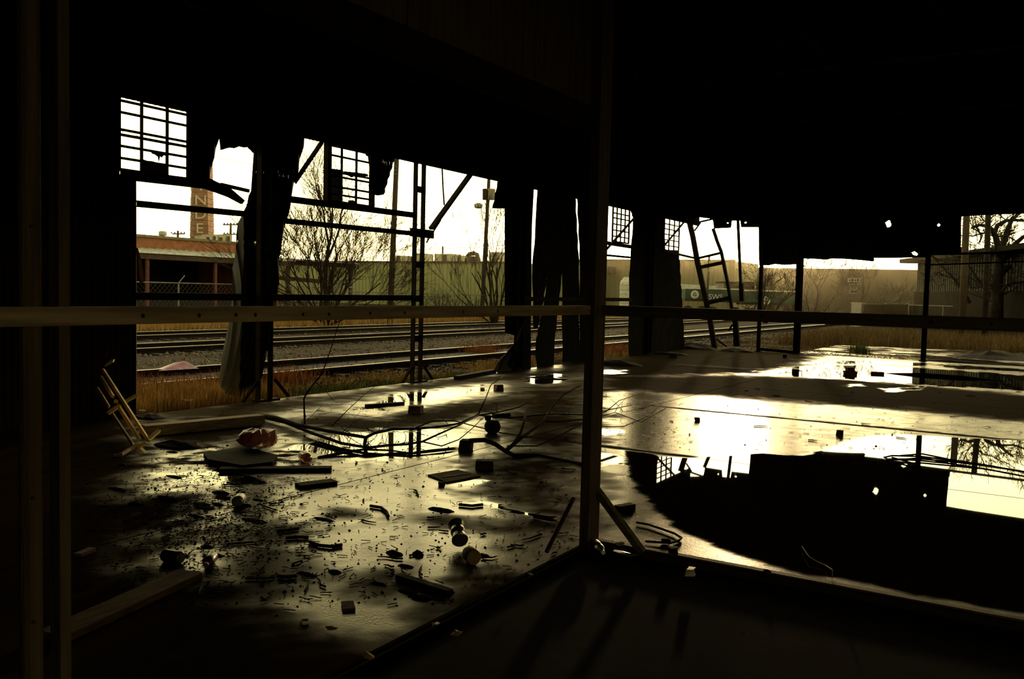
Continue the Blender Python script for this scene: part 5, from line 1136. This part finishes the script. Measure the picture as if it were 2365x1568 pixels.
# small litter
g = G(703, 1440, 0); t = thing('bottle_cap', 'white screw cap ring lying upside down near the bottom', 'cap', g); MB().lathe([(.020, .001), (.022, .018), (.019, .018), (.017, .004)], 18, Matrix.Translation(g)).build('ring', 'white', t, True); MB().lathe([(.0185, .002), (.0185, .004)], 18, Matrix.Translation(g)).build('disc', 'dirt', t)
def scrap(px, w, h, label, m, name='paper_scrap', cat='litter', seed=0, group='paper and leaf scraps'):
    r = random.Random(seed); g = G(*px); pts = []
    for k in range(7):
        an = 6.283 * k / 7; q = r.uniform(.7, 1.2); pts.append((g.x + w * q * math.cos(an) / 2, g.y + h * q * math.sin(an) / 2, .006 + r.uniform(0, .02)))
    c = (g.x, g.y, .022); n = len(pts); low = [(x, y, z - .003) for x, y, z in pts]
    o = MB().add(pts + [c] + low, [(k, (k + 1) % n, n) for k in range(n)] + [(k, n + 1 + k, n + 1 + (k + 1) % n, (k + 1) % n) for k in range(n)]).build(name, m); return tag(o, label, cat, group)
scrap((740, 948), .10, .12, 'white scrap standing by the twig above the fallen branch', 'white', seed=1); scrap((765, 1457), .07, .03, 'yellow brown leaf below the white cap', 'leaf', 'dead_leaf', seed=2); scrap((1055, 1468), .06, .07, 'curled brown leaf at the bottom centre', 'leaf', 'dead_leaf', seed=3)
scrap((852, 1521), .06, .05, 'pale leaf close to the bottom edge', 'leaf', 'dead_leaf', seed=4); scrap((1432, 1261), .06, .04, 'pale paper scrap at the curb right of the glinting bottle', 'paper', seed=5); scrap((1440, 1283), .16, .08, 'crumpled grey film behind the glinting bottle', 'tin', seed=6)
scrap((1264, 1116), .04, .04, 'tiny yellow leaf left of the main post', 'leaf', 'dead_leaf', seed=7); scrap((1287, 1124), .07, .05, 'frayed straw tuft left of the main post', 'paper', seed=8); scrap((1326, 1022), .05, .05, 'glinting bit of foil against the main post', 'tin', seed=9)
scrap((2280, 988), .09, .02, 'red scrap of plastic on the right floor', 'redplastic', seed=10); scrap((1005, 1448), .03, .05, 'small white sliver near the bottom centre', 'paper', seed=11); scrap((1226, 1332), .03, .03, 'tiny pale flake below the main post', 'paper', seed=12); scrap((1720, 1468), .04, .03, 'brown flake on the dark earth floor', 'leaf', seed=13)
scrap((430, 926), .35, .1, 'white rag scraps in the golden grass edge', 'paper', seed=14); scrap((1453, 838), .3, .1, 'bright scraps in the rubble right of the main post', 'paper', seed=15)
for k, (x, y) in enumerate([(328, 950), (345, 962)]): scrap((x, y), .14, .06, ['pale scrap at the edge of the dark wall', 'pale scrap behind the yellow cart rail'][k], 'paper', seed=16 + k)
g = G(408, 852, -.02); pr = [g + Vector(v) for v in ((-.1, -.40, 0), (.1, -.45, 0), (.2, .35, 0), (-.05, .5, 0), (-.05, 0.0, .12), (0, .2, .14))]
tag(MB().add(pr, [(0, 1, 4), (1, 2, 5, 4), (2, 3, 5), (3, 0, 4, 5), (3, 2, 1, 0)]).build('rag', 'pinkbag'), 'white and pink rag lying on the near rail', 'rag')
tag(MB().prism([onX(x, y, RX + .02) for x, y in ((318, 572), (327, 600), (331, 625), (333, 650), (327, 655), (322, 640), (320, 610))], (-.03, 0, 0)).build('torn_flap', 'yellowrust'), 'torn yellow rusty flap on the edge of the dark wall', 'flap')
wi = thing('wire_loop', 'thin bent wire rising from the puddle near the curb', 'wire', G(1922, 1330)); MB().tube([G(x, y, z) for x, y, z in ((1852, 1262, .02), (1868, 1285, .03), (1886, 1296, .02), (1908, 1306, .02), (1923, 1316, .05), (1922, 1330, .0))], .003, 5).build('strand', 'paper', wi)
cbl = thing('cable', 'black cable looped on the golden strip right of the kick brace', 'cable', G(1540, 1252)); MB().tube([G(x, y, .012) for x, y in ((1490, 1250), (1520, 1252), (1548, 1254), (1568, 1248), (1574, 1242), (1558, 1232), (1530, 1222), (1500, 1212), (1470, 1206))], .008, 6).build('strand', 'blackwood', cbl); MB().lathe([(.03, 0), (.035, .015), (.02, .025)], 8, Matrix.Translation(G(1538, 1252, .005))).build('plug', 'blackwood', cbl)
wv_ = thing('wire_tangle', 'tangle of thin rods lying in the big puddle at right', 'wire', G(2100, 1058))
for P in ([(2042, 1056), (2060, 1052), (2120, 1054), (2200, 1062), (2290, 1076), (2365, 1090), (2420, 1098)], [(2042, 1056), (2050, 1060), (2130, 1060), (2260, 1072)], [(2080, 1052), (2130, 1048), (2190, 1060)], [(2060, 1056), (2110, 1070)]): MB().tube([G(x, y, .02) for x, y in P], .009, 5).build('rod', 'blackwood', wv_)

# ------------------------------------------------------------------ fallen branch
fb = thing('fallen_branch', 'long leafless branch lying across the wet floor', 'branch', G(843, 1036))
def br(pts, r0, r1, m='wetbark', name='limb'): MB().tube([G(*p) for p in pts], [r0 + (r1 - r0) * i / (len(pts) - 1) for i in range(len(pts))], 7).build(name, m, fb, True)
br([(590, 958, .06), (640, 965, .07), (690, 982, .08), (760, 996, .09), (820, 1006, .1), (845, 1010, .1), (866, 1000, .12), (905, 991, .13), (960, 990, .13), (1010, 986, .13), (1060, 978, .14), (1100, 960, .16), (1150, 952, .16), (1200, 940, .18), (1240, 915, .22)], .023, .006)
br([(600, 962, .03), (660, 976, .04), (720, 1000, .04), (790, 1024, .03), (850, 1034, .03), (900, 1028, .05), (940, 1026, .06), (975, 1020, .07), (1010, 1004, .1), (1060, 982, .14), (1104, 960, .16)], .019, .008)
br([(845, 1010, .1), (843, 1022, .06), (842, 1036, .03), (846, 1046, .0)], .02, .018); br([(735, 1058, .0), (790, 1046, .02), (840, 1038, .03), (900, 1040, .02), (960, 1048, .01)], .018, .006)
br([(1085, 1018, .16), (1120, 1016, .15), (1145, 1026, .10), (1165, 1040, .05), (1186, 1052, .02), (1240, 1052, .0), (1330, 1070, .0), (1370, 1078, .02)], .024, .020); br([(1165, 1042, .04), (1185, 1026, .08), (1202, 1000, .14), (1210, 975, .22), (1218, 940, .3)], .018, .014); br([(1172, 1038, .05), (1205, 1010, .1), (1240, 985, .14), (1256, 972, .16), (1275, 940, .22), (1300, 912, .3), (1340, 890, .36)], .02, .010)
br([(1100, 958, .16), (1180, 966, .14), (1230, 960, .14), (1280, 956, .14), (1340, 958, .14), (1400, 948, .16), (1460, 935, .18)], .010, .005, name='twig'); br([(1256, 973, .15), (1300, 974, .14), (1345, 968, .15), (1400, 950, .18), (1430, 925, .25), (1490, 905, .28)], .009, .004, name='twig'); br([(1172, 1030, .06), (1240, 1030, .03), (1300, 1002, .08), (1345, 978, .12), (1400, 958, .15), (1420, 952, .15), (1480, 975, .1), (1540, 942, .18)], .008, .004, name='twig')
br([(1104, 958, .16), (1122, 920, .26), (1133, 890, .34), (1152, 876, .4), (1165, 866, .42)], .009, .004, name='twig'); br([(975, 1020, .07), (1020, 1030, .04), (1060, 1015, .06), (1090, 990, .1), (1120, 960, .16)], .008, .004, name='twig'); br([(960, 988, .13), (1000, 972, .16), (1050, 972, .15), (1100, 985, .1), (1160, 1000, .06), (1230, 1010, .04)], .008, .005, name='twig'); br([(1385, 985, .1), (1440, 985, .1), (1500, 960, .15), (1530, 930, .2)], .006, .003, name='twig')
r_ = random.Random(21)
for k in range(46):
    x0, y0 = r_.choice([(700, 985), (780, 1000), (880, 996), (960, 990), (1060, 978), (940, 1026), (870, 1034), (1010, 1004), (1150, 952), (1290, 960), (1420, 950), (1040, 1020)]); x0 += r_.uniform(-30, 30); z = .08; P = [(x0, y0, z)]; dx, dy = r_.uniform(-1, 1), r_.uniform(-1, .3)
    for j in range(3): x0 += dx * 18 + r_.uniform(-6, 6); y0 += dy * 14 + r_.uniform(-4, 4); z = max(.01, z + r_.uniform(-.03, .05)); P.append((x0, y0, z))
    br(P, .0045, .002, name='twig')
ut = thing('upright_twig', 'thin forked twig standing up out of the fallen branch', 'branch', G(703, 1000))
X7 = G(703, 990, .02).x
def ub(pts, r0, r1): MB().tube([onX(x, y, X7) for x, y in pts], [r0 + (r1 - r0) * i / (len(pts) - 1) for i in range(len(pts))], 5).build('stem', 'wetbark', ut, True)
ub([(704, 992), (703, 950), (702, 920), (712, 902), (730, 880), (745, 862), (752, 840), (760, 818), (766, 800), (772, 780), (784, 744), (800, 722), (814, 700)], .011, .003); ub([(730, 884), (752, 902), (770, 925), (780, 930)], .005, .002); ub([(706, 915), (716, 900), (735, 910), (800, 905)], .003, .002); ub([(704, 975), (720, 960), (745, 935)], .004, .002); ub([(765, 985), (800, 950), (840, 912), (850, 905), (880, 880)], .006, .002)
# loose sticks and crumbs
SH = 'small dark twig lying loose on the wet concrete floor'
for k in range(60):
    x, y = (rg.uniform(430, 1300), rg.uniform(1060, 1380)) if k < 44 else (rg.uniform(1390, 2300), rg.uniform(880, 1040))
    g = G(x, y); a = rg.uniform(0, 6.28); L = rg.uniform(.05, .2); P = [g + Vector((math.cos(a) * L * t_, math.sin(a) * L * t_, .008)) + Vector((rg.gauss(0, .008), rg.gauss(0, .008), 0)) for t_ in (0, .35, .7, 1)]
    tag(MB().tube(P, [.006, .006, .005, .003], 5).build('loose_twig', 'blackwood'), SH, 'twig', 'loose twigs on the floor')
for P, lab in ([(715, 1251), (735, 1259), (765, 1262), (790, 1258)], 'bent rod with a hooked end on the olive floor'), ([(855, 1168), (880, 1172), (893, 1182), (897, 1192)], 'curved twig on the olive floor above the bent rod'), ([(640, 1226), (665, 1224), (690, 1220)], 'forked twig left of the olive patch'), ([(660, 1242), (690, 1240), (712, 1241)], 'short thick twig above the bent rod'), ([(1060, 1165), (1090, 1168), (1115, 1165)], 'twig in the narrow pool left of the main post'), ([(640, 1330), (665, 1332), (684, 1329)], 'bark curl at the left edge of the olive patch'):
    tag(MB().tube([G(x, y, .012) for x, y in P], [.011] * len(P), 6).build('stick', 'blackwood'), lab, 'stick', 'sticks on the floor')
mb = MB(); r_ = random.Random(9)
for i in range(4200):
    u = r_.random()
    if u < .62: x, y = r_.gauss(470, 130), r_.gauss(1180, 90)
    elif u < .86: x, y = r_.uniform(600, 1330), r_.uniform(930, 1400)
    else: x, y = r_.uniform(1385, 2365), r_.uniform(830, 1040)
    if y < 900 and x < 1385 or y < 800: continue
    g = G(x, y)
    if g.y > 25 or g.x < -9.1: continue
    if g.x > -2.5 and g.y < 5.1: continue
    a = r_.uniform(0, 6.28)
    if r_.random() < .45:
        L = r_.uniform(.015, .07); mb.bar((g.x, g.y, .005), (g.x + math.cos(a) * L, g.y + math.sin(a) * L, .005 + r_.uniform(0, .010)), .0035, .004)
    else:
        v, f = rock(r_.uniform(.003, .012) * (1.6 if r_.random() < .06 else 1), r_); mb.add([(p + g.x, q + g.y, abs(w) * .6 + .001) for p, q, w in v], f)
tag(mb.build('litter', 'dirt'), 'dark crumbs, bark and twig fragments strewn over the floor', 'litter', kind='stuff')
for k in range(34):
    x, y = r_.gauss(470, 110), r_.gauss(1190, 75)
    if k > 24: x, y = r_.uniform(700, 1250), r_.uniform(1150, 1400)
    lump((x, y), (r_.uniform(.05, .16), r_.uniform(.025, .06), r_.uniform(.008, .02)), 'flat mat of sodden dark leaves on the concrete', 'dirt', seed=100 + k, cat='leaves', group='sodden leaf mats')
# gravel strip outside the end wall
mb = MB()
for i in range(2600):
    x = r_.uniform(-9, -3.2); y = 26 + abs(r_.gauss(0, 1.1)); v, f = rock(r_.uniform(.015, .05), r_); mb.add([(a + x, b + y, c * .6 - .03) for a, b, c in v], f)
tag(mb.build('gravel', 'stone'), 'wet gravel along the foot of the end wall posts', 'gravel', kind='stuff')

# ------------------------------------------------------------------ thin haze outdoors
def haze(name, lo, hi, dens):
    m = bpy.data.materials.new('haze'); m.use_nodes = True; t = m.node_tree; t.nodes.clear()
    v = t.nodes.new('ShaderNodeVolumeScatter'); v.inputs['Density'].default_value = dens; v.inputs['Anisotropy'].default_value = 0.9; v.inputs['Color'].default_value = (1.0, 0.88, 0.62, 1)
    o = t.nodes.new('ShaderNodeOutputMaterial'); t.links.new(v.outputs[0], o.inputs['Volume'])
    c = [(a + b) / 2 for a, b in zip(lo, hi)]; d = [b - a for a, b in zip(lo, hi)]
    ob = MB().box(c, d).build(name, m); tag(ob, kind='stuff'); ob['label'] = 'thin golden evening haze over the yard'; ob['category'] = 'haze'; return ob
haze('haze', (-110, 48, -0.3), (70, 150, 16), HAZE)
